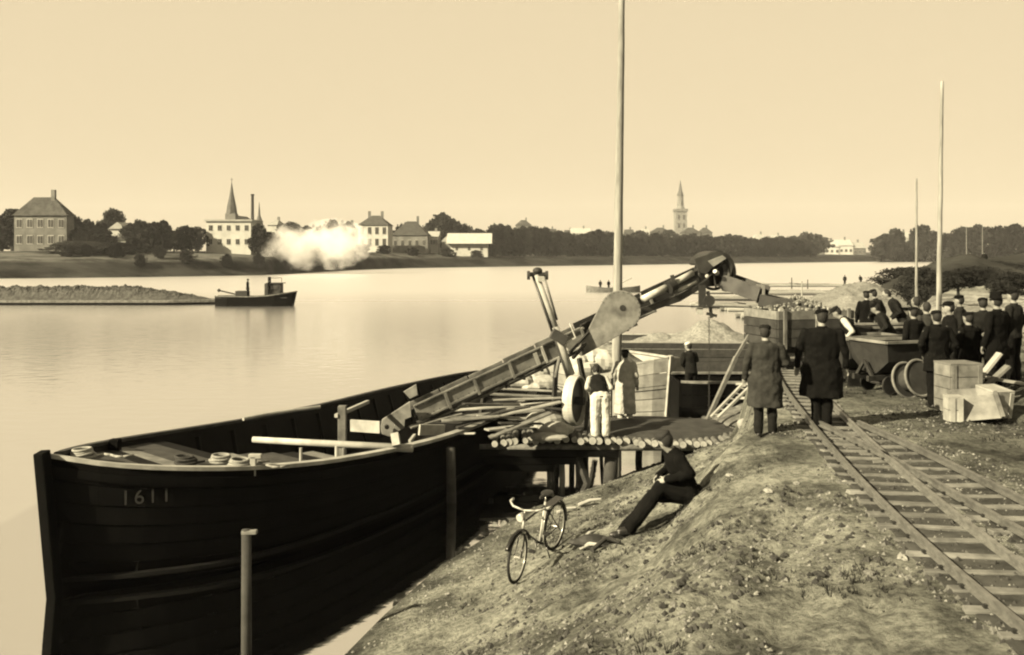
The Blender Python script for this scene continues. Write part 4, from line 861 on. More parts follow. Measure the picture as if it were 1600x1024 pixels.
# leaning ladder by the lighter
LD = thing('ladder', tuple(P(1112, 650, 21.6)), 'pale wooden ladder leaning to the right beside the dark grey long coat', 'ladder')
a0_, a1_ = P(1111, 652, 21.6), P(1160, 601, 21.9); b0_, b1_ = P(1122, 653, 21.3), P(1170, 606, 21.6)
for a, b in ((a0_, a1_), (b0_, b1_)): m = MB(); m.beam(a, b, .07, .05); obj('ladder_rail', m, 'pale', LD)
for k in range(6): t_ = (k+.5)/6; m = MB(); m.tube(a0_.lerp(a1_, t_), b0_.lerp(b1_, t_), .018, n=6); obj('rung', m, 'wood', LD)
for y in (622, 636, 600): board(P(1150, y, 23), P(1215, y+1, 22.6), .09, .05, 'pale' if y < 630 else 'wood', {622: 'upper pale crossbar between ladder and wagon', 636: 'lower pale crossbar between ladder and wagon', 600: 'grey beam end above the ladder top'}[y])
lump('canvas_bundle', P(1166, 664, 19.5), .2, (1.0, .7, .7), 'pale', 'small white canvas sack left of the dark grey long coat', 'bundle', None, 41, amp=.3)
# far small craft
RB = thing('work_boat', tuple(P(958, 457, 117)), 'faint low boat with two men far out beyond the great pole', 'boat')
b = P(958, 457, 117); m = MB()
n_ = 16; vs = []
for i in range(n_+1):
    t_ = i/n_*2-1; wv = .85*(1-abs(t_)**3)+.03; zz = .55+.3*t_*t_
    for s, z in ((-1, zz), (-.75, -.1), (.75, -.1), (1, zz)): vs.append(V(b.x+t_*3.3, 117+s*wv, z))
m.add(vs, [(i*4+j, (i+1)*4+j, (i+1)*4+j+1, i*4+j+1) for i in range(n_) for j in range(3)]); obj('hull', m, 'wood', RB)
for s in (-.5, .3): m = MB(); m.box((b.x+s*3, 117, .45), (.3, 1.5, .06)); obj('thwart', m, 'pale', RB)
m = MB(); m.beam((b.x-.5, 118.5, .3), (b.x+2.5, 118.5, 1.7), .12, .12); obj('oar', m, 'pale', RB)
# rafts of timber
RG = 'timber rafts moored off the right bank'
lg = MB(); lg.tube((-1, 0, 0), (1, 0, 0), .16, .13, 7); lme = bpy.data.meshes.new('raft_log'); lme.from_pydata(lg.v, [], lg.f); lme.materials.append(M['wood']); lme2 = lme.copy(); lme2.materials.clear(); lme2.materials.append(M['pale'])
for i, (px, py, d, Lr, n_) in enumerate(((1190, 441, 140, 9.5, 9), (1290, 442, 138, 9, 8), (1180, 452, 115, 8, 9), (1275, 454, 112, 9, 10), (1195, 463, 99, 6.5, 9), (1300, 465, 95, 6.5, 9), (1215, 478, 82, 4.5, 10), (1160, 474, 86, 4.0, 6), (1280, 480, 80, 4.5, 10), (1235, 490, 72, 3.5, 8))):
    c = P(px, py, d); c.z = 0; T = thing('timber_raft', c, ('long raft farthest out behind the dark stake at the left', 'farthest raft below the two tiny men', 'raft just above the upper chute of the elevator', 'raft crossed by the white stake foot on the right', 'raft behind the lower chute of the elevator', 'raft nearest the tall gravel heap', 'small raft closest behind the loading wagon', 'short narrow raft between elevator head and chute', 'small raft touching the gravel spit', 'nearest and smallest raft right of the chute end')[i], 'raft', RG, rz=rnd.uniform(-.12, .12))
    for k in range(n_):
        share('raft_log', lme if rnd.random() < .4 else lme2, T, (rnd.uniform(-.8, .8), (k-n_/2)*.36*d/80, .10+.14*rnd.random()), (0, 0, rnd.uniform(-.02, .02)), (Lr, 1.2, 1.2))
    m = MB(); m.box((rnd.uniform(-.5, .5)*Lr, 0, .34), (.3, n_*.36*d/80, .16)); obj('cross_beam', m, 'darkwood' if i % 2 else 'pale', T, local=True)
# ================================================================ near bank: heaps, timber, wagons
heap('gravel_heap', (28.5, 78, .9), 4.6, 5, 1.6, 'gravel', 'tall pale gravel heap on the spit beyond the wagons', 'heap', kind='thing', seed=31, power=.9, rough=.32)
heap('gravel_heap', (21, 60, .8), 5, 5, 1.6, 'gravel', 'lower gravel heap before the tall one on the spit', 'heap', kind='thing', seed=32)
heap('gravel_heap', (14.5, 39, 1.2), 2.6, 3, 1.3, 'gravel', 'gravel heap behind the men in the middle of the bank', 'heap', kind='thing', seed=33)
heap('gravel_heap', (11.6, 30.5, 2.0), 2.0, 2.0, .9, 'lime', 'small pale rubble heap behind the black tip wagon', 'heap', kind='thing', seed=34)
heap('earth_mound', (12.6, 28.5, 2.1), 3.0, 1.8, .95, 'darkwood', 'low dark earth heap behind the tip wagons', 'mound', kind='thing', seed=37, rough=.25)
heap('earth_mound', (39, 82, 1.6), 7, 9, 3.0, 'grassland', 'dark grassy mound left of the tall right pole', 'mound', kind='thing', seed=35, power=.7)
heap('earth_mound', (55, 100, 2.0), 14, 12, 3.0, 'grassland', 'broad dark grassy mound at the right end of the bank', 'mound', kind='thing', seed=36, power=.6)
def timber_stack(px, py, d, n, Ls, lab):
    c = P(px, py, d); c.z = bank_h(c.x, d); T = thing('timber_stack', c, lab, 'timber stack', rz=rnd.uniform(-.4, .4))
    for k in range(n):
        m = MB(); y = (k % 4-1.5)*.24; z = .1+(k//4)*.14; m.box((rnd.uniform(-.2, .2), y+rnd.uniform(-.04, .04), z), (Ls*rnd.uniform(.8, 1.1), .2, .09)); obj('stacked_board', m, rnd.choice(['pale', 'wood', 'wood', 'darkwood']), T, local=True)
timber_stack(1310, 500, 40, 14, 2.4, 'stack of boards beyond the head of man in black coat'); timber_stack(1370, 486, 48, 12, 3, 'stack of boards left of the digging man'); timber_stack(1330, 470, 62, 12, 4, 'weathered timber stack by the foot of the gravel heap')
timber_stack(1395, 505, 30, 10, 1.6, 'short board stack just left of the digging man'); timber_stack(1270, 470, 70, 10, 4, 'low board stack at the water by the rafts'); timber_stack(1375, 525, 27, 10, 1.8, 'board stack behind the black tip wagon')
# ================================================================ RAILWAY
def catmull(pts, n):
    out = []
    Q = [pts[0]*2-pts[1]]+pts+[pts[-1]*2-pts[-2]]
    for i in range(1, len(Q)-2):
        for k in range(n):
            t = k/n; a, b, c, d = Q[i-1:i+3]; out.append(.5*((2*b)+(c-a)*t+(2*a-5*b+4*c-d)*t*t+(3*b-a-3*c+d)*t**3))
    out.append(pts[-1]); return out
TR1 = catmull([V(3.72, 4.5, 0), V(3.93, 8.0, 0), V(4.28, 11.0, 0), V(4.83, 14.5, 0), V(5.45, 18.0, 0), V(6.2, 21.5, 0), V(7.3, 25.5, 0), V(9.2, 31, 0)], 24)
TR2 = catmull([V(5.05, 4.5, 0), V(5.04, 8.5, 0), V(5.06, 10.8, 0), V(5.06, 12.6, 0), V(4.97, 14.6, 0)], 14)
def rz_(p): return V(p.x, p.y, RZ)
RZ = 2.31
def track(pts, lab, gauge=.60, ph=0, s_end=None):
    T = thing('railway_track', (pts[0].x, pts[0].y, RZ), lab, 'railway track'); 
    L_ = [0]
    for a, b in zip(pts[:-1], pts[1:]): L_.append(L_[-1]+(b-a).length)
    def at(s):
        for j in range(len(pts)-1):
            if s <= L_[j+1]: t = (s-L_[j])/(L_[j+1]-L_[j]); return pts[j].lerp(pts[j+1], t), (pts[j+1]-pts[j]).normalized()
        return pts[-1], (pts[-1]-pts[-2]).normalized()
    for s in (-1, 1):
        m = MB(); vs = []; prof = [(-.022, .075), (.022, .075), (.022, .055), (.008, .048), (.008, .016), (.035, .008), (.035, 0), (-.035, 0), (-.035, .008), (-.008, .016), (-.008, .048), (-.022, .055)]
        k = len(prof)
        for i, p in enumerate(pts):
            d = (pts[min(i+1, len(pts)-1)]-pts[max(i-1, 0)]).normalized(); nrm = V(d.y, -d.x, 0)
            for a, z in prof: vs.append(rz_(p)+nrm*(s*gauge/2+a)+V(0, 0, z+.045))
        m.add(vs, [(i*k+j, i*k+(j+1) % k, (i+1)*k+(j+1) % k, (i+1)*k+j) for i in range(len(pts)-1) for j in range(k)]); obj('rail', m, 'rail', T)
    s = ph; i = 0
    while s < L_[-1]-.2:
        p, d = at(s); a = math.atan2(d.y, d.x)
        m = MB(); m.box((0, 0, 0), (.105*rnd.uniform(.8, 1.2), .90+rnd.uniform(-.1, .14), .09), Matrix.Rotation(a+rnd.uniform(-.05, .05), 3, 'Z'), jit=.012)
        m.v = [tuple(Vector(v_)+rz_(p)+V(rnd.uniform(-.03, .03), 0, -.012)) for v_ in m.v]; obj('sleeper', m, 'tie' if rnd.random() > .35 else 'wood', T, bevel=.008)
        for e in (-1, 1):
            nrm = V(d.y, -d.x, 0); m = MB(); m.box(rz_(p)+nrm*e*(gauge/2+.05)+V(0, 0, .055), (.03, .03, .025)); obj('spike', m, 'rust', T)
        s += .44*rnd.uniform(.93, 1.07)
    return T
for pts, w in ((TR1, 1.0), (TR2, .9)):
    vs = []; fs = []; k = 12
    for i, p in enumerate(pts):
        d = (pts[min(i+1, len(pts)-1)]-pts[max(i-1, 0)]).normalized(); nrm = V(d.y, -d.x, 0)
        for j in range(k+1):
            q = p+nrm*(w*(j/k-.5)*(1+.15*noise.noise(V(p.y*1.7, j*9, 0)))); e = 1-abs(j/k*2-1)**4
            vs.append((q.x, q.y, bank_h(q.x, q.y)+(-.02 if j in (0, k) else .008)+.012*fn(q.x*9, q.y*9, 2, 3)*e))
    for i in range(len(pts)-1):
        for j in range(k): a = i*(k+1)+j; fs.append((a, a+1, a+k+2, a+k+1))
    m = MB(); m.add(vs, fs); tag(obj('track_bed', m, mat('cinder_ballast', .11, .97, .04, 3.0, detail=10, bump=.03, bscale=16, spec=.05), smooth=True), 'dark cinder bed under the narrow-gauge rails', kind='structure')
track(TR1, 'narrow-gauge track running from lower right up to the loading wagon'); track(TR2, 'second narrow-gauge track branching off to the right edge', ph=.2)
# ================================================================ WAGONS
def wheel(mb, c, ax, R, w=.06): mb.tube(c-ax*w/2, c+ax*w/2, R, n=20); mb.tube(c-ax*w/2, c-ax*w/2+ax*.015, R*1.14, n=20)
def box_wagon(c, rz, lab, L_=1.7, Wd=1.25, H=.85, load=True):
    T = thing('gravel_wagon', c, lab, 'wagon', rz=rz); m = MB(); m.box((0, 0, .38), (L_*.95, .5, .12)); obj('underframe', m, 'darkwood', T, local=True)
    for k in range(4):
        z = .5+H/4*(k+.5)
        for s in (-1, 1): m = MB(); m.box((0, s*Wd/2, z), (L_, .04, H/4-.015)); obj('side_board', m, 'wood' if k == 3 else 'darkwood', T, local=True)
        for s in (-1, 1): m = MB(); m.box((s*L_/2, 0, z), (.04, Wd-.05, H/4-.015)); obj('end_board', m, 'wood' if k == 3 else 'darkwood', T, local=True)
    for s in (-1, 1):
        for x in (-.42, 0, .42): m = MB(); m.box((x*L_, s*(Wd/2+.04), .5+H/2), (.07, .05, H+.08)); obj('stake', m, 'wood', T, local=True)
    for x in (-1, 1):
        m = MB(); m.tube((x*L_*.3, -.34, .17), (x*L_*.3, .34, .17), .03, n=8)
        for s in (-1, 1): wheel(m, V(x*L_*.3, s*.3, .17), V(0, 1, 0), .16)
        obj('wheel_set', m, 'rust', T, local=True)
    if load:
        m = MB(); m.box((0, 0, .5+H*.9), (L_-.06, Wd-.06, .04)); obj('load', m, 'gravel', T, local=True)
        for k in range(150):
            q = V(rnd.uniform(-.47, .47)*L_, rnd.uniform(-.46, .46)*Wd, 0); q.z = .5+H*.9+.03+.22*(1-abs(q.x)/L_*1.6)*(1-abs(q.y)/Wd*1.6)
            m = MB(); m.ball(q, rnd.uniform(.025, .06), (1, rnd.uniform(.6, 1), .7), 3, jit=.3); obj('lump', m, rnd.choice(['gravel', 'gravel', 'stone']), T, local=True)
    return T
box_wagon((6.55, 22.0, RZ+.08), radians(15), 'open board wagon filled with pale stones under the discharge chute', 1.9, 1.5, .8)
box_wagon((8.1, 27.5, RZ+.05), radians(70), 'second board wagon further along the track', 1.7, 1.3, .7, load=True)
def tip_wagon(c, rz, lab):
    T = thing('tip_wagon', c, lab, 'wagon', rz=rz)
    prof = [(-.55, 1.0), (-.5, .62), (-.18, .38), (.18, .38), (.5, .62), (.55, 1.0)]
    m = MB(); n_ = len(prof); vs = []
    for x in (-.7, .7):
        for y, z in prof: vs.append((x*(1 if z > .9 else .9), y, z))
    m.add(vs, [(j, j+1, n_+j+1, n_+j) for j in range(n_-1)]+[tuple(range(n_)), tuple(2*n_-1-i for i in range(n_))]); m.f.pop() if False else None
    b = obj('skip_body', m, 'rust', T, local=True, bevel=.01)
    m = MB(); 
    for p_, q_ in (((-.72, -.56, 1), (.72, -.56, 1)), ((-.72, .56, 1), (.72, .56, 1)), ((-.72, -.56, 1), (-.72, .56, 1)), ((.72, -.56, 1), (.72, .56, 1))): m.beam(p_, q_, .05, .05)
    obj('rim', m, 'steel', T, local=True)
    m = MB(); m.beam((-.85, -.2, .3), (.85, -.2, .3), .07, .1); m.beam((-.85, .2, .3), (.85, .2, .3), .07, .1)
    for s in (-1, 1): m.beam((s*.75, -.22, .32), (s*.75, 0, .62), .05, .06); m.beam((s*.75, .22, .32), (s*.75, 0, .62), .05, .06)
    obj('underframe', m, 'rust', T, local=True)
    for x in (-.42, .42):
        m = MB(); m.tube((x, -.33, .17), (x, .33, .17), .03, n=8)
        for s in (-1, 1): wheel(m, V(x, s*.3, .17), V(0, 1, 0), .16)
        obj('wheel_set', m, 'rust', T, local=True)
    return T
def on(x, y): return (x, y, bank_h(x, y))
for px, d, rz, lab in ((1352, 19.5, .2, 'black tip wagon directly right of the man in black coat'), (1400, 18.6, .35, 'black tip wagon with pale rim left of the group of men'), (1388, 22.5, .1, 'black tip wagon standing behind the other two')):
    x = (px-800)/F*d; tip_wagon((x, d, bank_h(x, d)-.02), rz, lab)
# cable drum with pale hoop
c = P(1425, 566, 17.6); CDm = thing('cable_drum', (c.x, c.y, bank_h(c.x, c.y)), 'tilted wooden cable drum left of the group of men', 'drum')
cz = bank_h(c.x, c.y)+.36; cc = V(c.x, c.y, cz); ax = V(.35, -.85, .25).normalized()
for s in (-1, 1):
    m = MB(); m.tube(cc+ax*s*.16, cc+ax*(s*.16+.03), .34, n=24); fl_ = obj('flange', m, 'darkwood', CDm)
    m = MB(); m.ring(cc+ax*(s*.16+.03), ax, .33, .025, 28, 6); obj('hoop', m, 'wood', fl_)
m = MB(); m.tube(cc-ax*.16, cc+ax*.16, .2, n=20); obj('core', m, 'darkwood', CDm)
# crates and trough at the right edge
def crate(c, sz, rz, lab, mm, tilt=0, planks=4, name='wooden_crate'):
    T = thing(name, c, lab, 'crate', rz=rz); T.rotation_euler = (tilt, 0, rz); x, y, z = sz
    for k in range(planks):
        h = z/planks
        for s in (-1, 1):
            m = MB(); m.box((0, s*y/2, h*(k+.5)), (x, .025, h-.012)); obj('plank', m, mm, T, local=True)
            m = MB(); m.box((s*x/2, 0, h*(k+.5)), (.025, y-.03, h-.012)); obj('plank', m, mm, T, local=True)
    m = MB(); m.box((0, 0, z+.012), (x+.02, y+.02, .025)); obj('lid', m, mm, T, local=True)
    for sx_ in (-1, 1):
        for s in (-1, 1): m = MB(); m.box((sx_*(x/2-.05), s*(y/2+.02), z/2), (.07, .02, z)); obj('batten', m, mm, T, local=True)
    return T
x = (1497-800)/F*16.1; crate((x, 16.1, bank_h(x, 16.1)), (.55, .5, .80), .12, 'tall grey plank crate before the group of men', 'wood')
x = (1490-800)/F*15.3; crate((x, 15.3, bank_h(x, 15.3)), (.22, .26, .38), -.1, 'small bright box at the foot of the tall crate', 'pale', planks=2)
x = (1548-800)/F*15.4; crate((x+.12, 15.6, bank_h(x, 15.6)+.05), (.36, .42, .42), .3, 'bright white tilted box at the right edge', 'pale', .15, 2)
T = thing('mortar_trough', tuple(P(1522, 655, 15.3)), 'grey tipped-over trough lying between the crate and bright box', 'trough', rz=-.25)
m = MB(); m.add([(-.36, -.18, 0), (.36, -.18, .1), (.30, .1, .44), (-.24, .1, .36), (-.40, .3, 0), (.42, .3, .05), (.36, .42, .5), (-.3, .42, .44)], [(0,1,2,3), (4,7,6,5), (0,4,5,1), (0,3,7,4), (1,5,6,2)]); T.location.z = bank_h(T.location.x, T.location.y); obj('trough_body', m, 'steel', T, local=True, bevel=.01)
for a_, b_ in (((-.38, -.2, .02), (-.26, .08, .40)), ((.38, -.2, .12), (.32, .08, .48))): m = MB(); m.beam(a_, b_, .05, .05); obj('end_frame', m, 'wood', T, local=True)
for i, (x0, y0, x1, y1, d, mm) in enumerate(((1522, 602, 1562, 552, 16.4, 'pale'), (1532, 612, 1575, 572, 16.2, 'wood'), (1540, 590, 1600, 600, 16.6, 'pale'))):
    board(P(x0, y0, d), P(x1, y1, d), .16, .05, mm, ('pale plank leaning up behind the bright box', 'grey plank leaning below the pale one', 'pale plank lying level at the right edge')[i])
# ================================================================ PEOPLE
FT = bpy.data.textures.new('cloth_folds', 'CLOUDS'); FT.noise_scale = .16; FT.noise_depth = 2
def voxel(o, size, sm=3):
    r = o.modifiers.new('remesh', 'REMESH'); r.mode = 'VOXEL'; r.voxel_size = size; r.use_smooth_shade = True
    s = o.modifiers.new('smooth', 'SMOOTH'); s.factor = .5; s.iterations = sm
    if size <= .016 and o.name.split('.')[0] in ('coat', 'jacket', 'trousers', 'waistcoat', 'shirt_sleeves'):
        q = o.modifiers.new('folds', 'DISPLACE'); q.texture = FT; q.strength = .055 if o.name.startswith('coat') else .04; q.mid_level = .5; q.texture_coords = 'LOCAL'
def limb(m, a, b, r0, r1, n=10): m.tube(a, b, r0, r1, n); m.ball(a, r0*.995, n=5); m.ball(b, r1*.995, n=5)
def hand(m, w, d, side, s=1):
    """palm, four unequal curled fingers and a thumb; w wrist, d pointing direction"""
    d = Vector(d).normalized(); sv = d.cross(V(0, 1, .01)).normalized()
    if sv.length < .1: sv = V(1, 0, 0)
    nv = d.cross(sv); R = Matrix((sv, nv, d)).transposed()
    m.ball(w+d*.045, .045, (.9, .42, 1.15), 8, R)
    for i, (l_, o) in enumerate(((.068, -.028), (.078, -.009), (.072, .010), (.056, .028))):
        a = w+d*.082+sv*o; b = a+d*l_*.5+nv*.012; c = b+d*l_*.36+nv*.028; limb(m, a, b, .0095, .009, 6); limb(m, b, c, .009, .0078, 6)
    a = w+d*.03-sv*.035*side; b = a+d*.035-sv*.025*side+nv*.01; c = b+d*.03+nv*.018; limb(m, a, b, .012, .0105, 6); limb(m, b, c, .0105, .009, 6)
def person(loc, rz, lab, H=1.75, top='dcloth', bottom='dcloth', coat=0, hat='cap', lean=0, arms=('down', 'down'), legs=None, sleeves=None, hatm='black', turn=0, vox=.014, bulk=1, twist=0, group=None, legw=1):
    k = H/1.75; T = thing('person', loc, lab, 'person', group, rz=rz)
    T.scale = (k, k, k)
    J = dict(hipL=V(-.09, 0, .90), hipR=V(.09, 0, .90), kneeL=V(-.10, .02, .49), kneeR=V(.10, .02, .49), ankL=V(-.11, -.02, .08), ankR=V(.11, -.02, .08))
    if legs: J.update(legs)
    piv = (J['hipL']+J['hipR'])/2
    Rl = Matrix.Rotation(-lean, 3, 'X') @ Matrix.Rotation(twist, 3, 'Z')
    def up(x, y, z): return piv+Rl @ V(x, y, z-.90)
    sh = {'L': up(-.18*bulk, 0, 1.42), 'R': up(.18*bulk, 0, 1.42)}
    ar = {}
    for sd_, key, a in ((-1, 'L', arms[0]), (1, 'R', arms[1])):
        if a == 'down': e, w = up(sd_*.25*bulk, -.02, 1.14), up(sd_*.26*bulk, .05, .90)
        elif a == 'front': e, w = up(sd_*.27*bulk, -.01, 1.15), up(sd_*.12, .20, 1.08)
        elif a == 'pocket': e, w = up(sd_*.30*bulk, -.05, 1.15), up(sd_*.21*bulk, .05, .95)
        elif a == 'face': e, w = up(sd_*.28*bulk, .10, 1.22), up(sd_*.10, .20, 1.42)
        elif a == 'back': e, w = up(sd_*.27*bulk, -.08, 1.16), up(sd_*.05, -.17, 1.0)
        else: e, w = a
        ar[key] = (e, w)
    nk = up(0, .0, 1.47); hd = up(0, .025, 1.635)
    Rh = Rl @ Matrix.Rotation(turn, 3, 'Z')
    m = MB()                                                  # --- the body, one closed skin
    
    for sx_ in (-.055, .055): limb(m, piv+V(sx_, 0, .05), up(sx_, 0, 1.2), .088, .088); limb(m, up(sx_, 0, 1.2), up(sx_, 0, 1.36), .088, .075)
    limb(m, up(-.13, 0, 1.39), up(.13, 0, 1.39), .055, .055)
    limb(m, nk, hd+V(0, 0, -.06), .058, .055)
    m.ball(hd, 1, (.076, .094, .115), 12, Rh); m.ball(hd+Rh @ V(0, .035, -.065), 1, (.052, .052, .05), 8, Rh)
    limb(m, hd+Rh @ V(0, .088, .02), hd+Rh @ V(0, .108, -.02), .010, .015, 6)
    for s in (-1, 1):
        m.ball(hd+Rh @ V(s*.078, -.005, -.01), 1, (.012, .02, .032), 6, Rh)
        limb(m, hd+Rh @ V(s*.02, .088, .035), hd+Rh @ V(s*.045, .078, .035), .011, .010, 5)
    limb(m, hd+Rh @ V(-.02, .083, -.055), hd+Rh @ V(.02, .083, -.055), .011, .011, 5)
    for key, s in (('L', -1), ('R', 1)):
        e, w = ar[key]; limb(m, sh[key], e, .05, .04); limb(m, e, w, .04, .028); hand(m, w, (w-e), s)
        h_, kn, an = J['hip'+key], J['knee'+key], J['ank'+key]; limb(m, h_, kn, .085, .058); limb(m, kn, an, .056, .036)
        m.ball(an+V(0, .06, -.04), 1, (.045, .12, .04), 6)
    bo = obj('body', m, 'skin', T, local=True, smooth=True); voxel(bo, vox*.85 if vox < .03 else vox, 2)
    m = MB()                                                  # --- eyes
    for s in (-1, 1): m.ball(hd+Rh @ V(s*.032, .087, .018), .011, n=6)
    obj('eyes', m, 'hair', T, local=True, smooth=True)
    m = MB()                                                  # --- trousers
    if bottom:
        m.ball(piv+V(0, 0, .03), 1, (.165*bulk, .13, .13), 10)
        for key in 'LR':
            h_, kn, an = J['hip'+key], J['knee'+key], J['ank'+key]; limb(m, h_, kn, .105*bulk*legw, .082*legw); limb(m, kn, an+V(0, 0, .0), .08*legw, .074*legw)
        voxel(obj('trousers', m, bottom, T, local=True, smooth=True), vox, 3)
    m = MB()                                                  # --- jacket / coat
    be = .10 if not coat else coat                            # hem below hip
    def sect(z, rx, ry, dy=0):
        return [up(cos(2*pi*i/16)*rx*bulk, sin(2*pi*i/16)*ry+dy, z) for i in range(16)]
    secs = [sect(1.485, .06, .058), sect(1.465, .13, .08), sect(1.41, .20, .12), sect(1.28, .205, .135), sect(1.12, .185, .125), sect(1.0, .19, .13)]
    if be > .2:
        for q, (z, rx, ry) in enumerate(((.85, .215, .155), (.65, .225, .165), (.45, .235, .175), (.2, .245, .185))):
            if .90-z < be+.05: 
                sway = .006*sin(q*2)
                secs.append([piv+V(cos(2*pi*i/16)*rx*bulk*(1+.05*sin(i*2.5)), sin(2*pi*i/16)*ry*(1+.06*sin(i*1.9))+sway, z-.9) for i in range(16)])
    else: secs.append(sect(.90-be*.6, .19, .135))
    vs = [p for s_ in secs for p in s_]; n_ = 16; kk = len(secs)
    m.add(vs, [(a*n_+i, a*n_+(i+1) % n_, (a+1)*n_+(i+1) % n_, (a+1)*n_+i) for a in range(kk-1) for i in range(n_)]+[tuple(n_-1-i for i in range(n_)), tuple((kk-1)*n_+i for i in range(n_))])
    def arms_into(mm_, grow=1):
        for key in 'LR':
            e, w = ar[key]; limb(mm_, sh[key]+Rl @ V(0, 0, -.02), e, .078*grow, .064*grow); limb(mm_, e, w-(w-e)*.04, .063*grow, .048*grow)
    if sleeves:
        m2 = MB(); arms_into(m2, .92); limb(m2, up(-.12, 0, 1.41), up(.12, 0, 1.41), .07, .07); voxel(obj('shirt_sleeves', m2, sleeves, T, local=True, smooth=True), vox, 2)
    else: arms_into(m)
    limb(m, up(-.05, 0, 1.45), up(.05, 0, 1.45), .055, .055)
    voxel(obj('coat' if be > .2 else ('waistcoat' if sleeves else 'jacket'), m, top, T, local=True, smooth=True), vox, 4)
    if not sleeves:
        m = MB(); m.add(*(lambda a, b: ([*a, *b], [(i, (i+1) % 16, 16+(i+1) % 16, 16+i) for i in range(16)]))([up(cos(2*pi*i/16)*.085, sin(2*pi*i/16)*.075-.005, 1.445) for i in range(16)], [up(cos(2*pi*i/16)*.07, sin(2*pi*i/16)*.065-.005, 1.505) for i in range(16)])); c_ = obj('collar', m, top, T, local=True, smooth=True); q = c_.modifiers.new('s', 'SOLIDIFY'); q.thickness = .015
    for key in 'LR':                                          # --- shoes
        m = MB(); an = J['ank'+key]; m.ball(an+V(0, .055, -.035), 1, (.052, .135, .045), 8); m.box(an+V(0, .05, -.068), (.09, .24, .022)); m.tube(an+V(0, 0, -.02), an+V(0, 0, .06), .05, .055, 10)
        voxel(obj('shoe', m, 'shoe', T, local=True, smooth=True), max(vox*.8, .012), 1)
    m = MB(); m.ball(hd+Rh @ V(0, -.026, .012), 1, (.085, .088, .112), 12, Rh); hr_ = obj('hair', m, 'hair' if hat != 'bald' else 'skin', T, local=True, smooth=True)
    if hat == 'cap':
        m = MB(); vs = []; n_ = 20
        for zz, rr, off in ((.035, .088, 0), (.055, .097, .0), (.085, .099, -.006), (.108, .082, -.014), (.120, .04, -.018)):
            for i in range(n_): t_ = 2*pi*i/n_; vs.append(hd+Rh @ V(cos(t_)*rr*.95, sin(t_)*rr+off, zz))
        m.add(vs, [(a*n_+i, a*n_+(i+1) % n_, (a+1)*n_+(i+1) % n_, (a+1)*n_+i) for a in range(4) for i in range(n_)]+[tuple(4*n_+i for i in range(n_))])
        hc = obj('cap', m, hatm, T, local=True, smooth=True)
        m = MB(); m.ball(hd+Rh @ V(0, .105, .05), 1, (.075, .05, .008), 8, Rh @ Matrix.Rotation(-.25, 3, 'X')); obj('peak', m, hatm, hc, local=True)
    if hat == 'hat':
        m = MB(); vs = []; n_ = 20
        for zz, rr in ((.05, .16), (.058, .10), (.11, .093), (.165, .082), (.172, .04)):
            for i in range(n_): t_ = 2*pi*i/n_; vs.append(hd+Rh @ V(cos(t_)*rr*.92, sin(t_)*rr*1.05, zz))
        m.add(vs, [(a*n_+i, a*n_+(i+1) % n_, (a+1)*n_+(i+1) % n_, (a+1)*n_+i) for a in range(4) for i in range(n_)]+[tuple(4*n_+i for i in range(n_)), tuple(range(n_))]); obj('hat', m, hatm, T, local=True, smooth=True)
    return T
def stand(px, py, d=None, z=None):
    """point on the bank (or level z) seen at px, py"""
    if z is not None: d = (CZ-z)*F/(py-HY); return P(px, py, d)
    lo = 3.0
    while lo < 200:
        p = P(px, py, lo)
        if p.z <= bank_h(p.x, p.y): return V(p.x, p.y, bank_h(p.x, p.y))
        lo += .03
    return p
# the two big men on the track
f = stand(1284, 668); person(f, radians(-12), 'big man in long black coat and cap seen from behind on the track', 1.80, 'black', 'black', coat=.48, hat='cap', arms=('down', 'down'), bulk=1.34, vox=.013, turn=.3, legs=dict(ankL=V(-.075, -.02, .08), ankR=V(.075, -.02, .08), kneeL=V(-.085, .02, .49), kneeR=V(.085, .02, .49)))
f = stand(1196, 680); person(f, radians(-4), 'man in long dark grey overcoat seen from behind with arms folded', 1.64, 'gcloth', 'dcloth', coat=.48, hat='cap', arms=('down', 'front'), bulk=1.22, vox=.013, turn=-.3, hatm='dcloth')
# men on the jetty
f = stand(938, 683, z=.98); person(f, radians(8), 'stooping workman in bright white trousers and dark waistcoat on the jetty', 1.66, 'dcloth', 'white', hat='none', lean=radians(38), arms=('front', 'front'), sleeves='white', vox=.013, bulk=1.05, legw=1.35, legs=dict(ankL=V(-.125, -.02, .08), ankR=V(.125, -.02, .08), kneeL=V(-.122, 0, .49), kneeR=V(.122, 0, .49)))
f = stand(977, 659, z=.98); person(f, radians(-14), 'man in long light coat and dark cap standing on the jetty', 1.70, 'lcloth', 'lcloth', coat=.73, hat='cap', arms=('down', 'down'), bulk=1.08, vox=.013, turn=-.3)
f = V(280/F*26.9, 26.9, .74); person(f, radians(20), 'man in dark jacket and pale cap working in the black lighter', 1.72, 'dcloth', 'dcloth', hat='cap', hatm='white', lean=radians(12), arms=('front', 'face'), vox=.015, turn=.5)
# figure between black coat and tip wagons
f = V(541/F*19.6, 19.6, 0); f.z = bank_h(f.x, f.y); person(f, radians(75), 'workman in dark waistcoat and white sleeves bending right of the black coat', 1.70, 'dcloth', 'dcloth', hat='cap', hatm='dcloth', lean=radians(35), arms=('front', 'front'), sleeves='white', vox=.015)
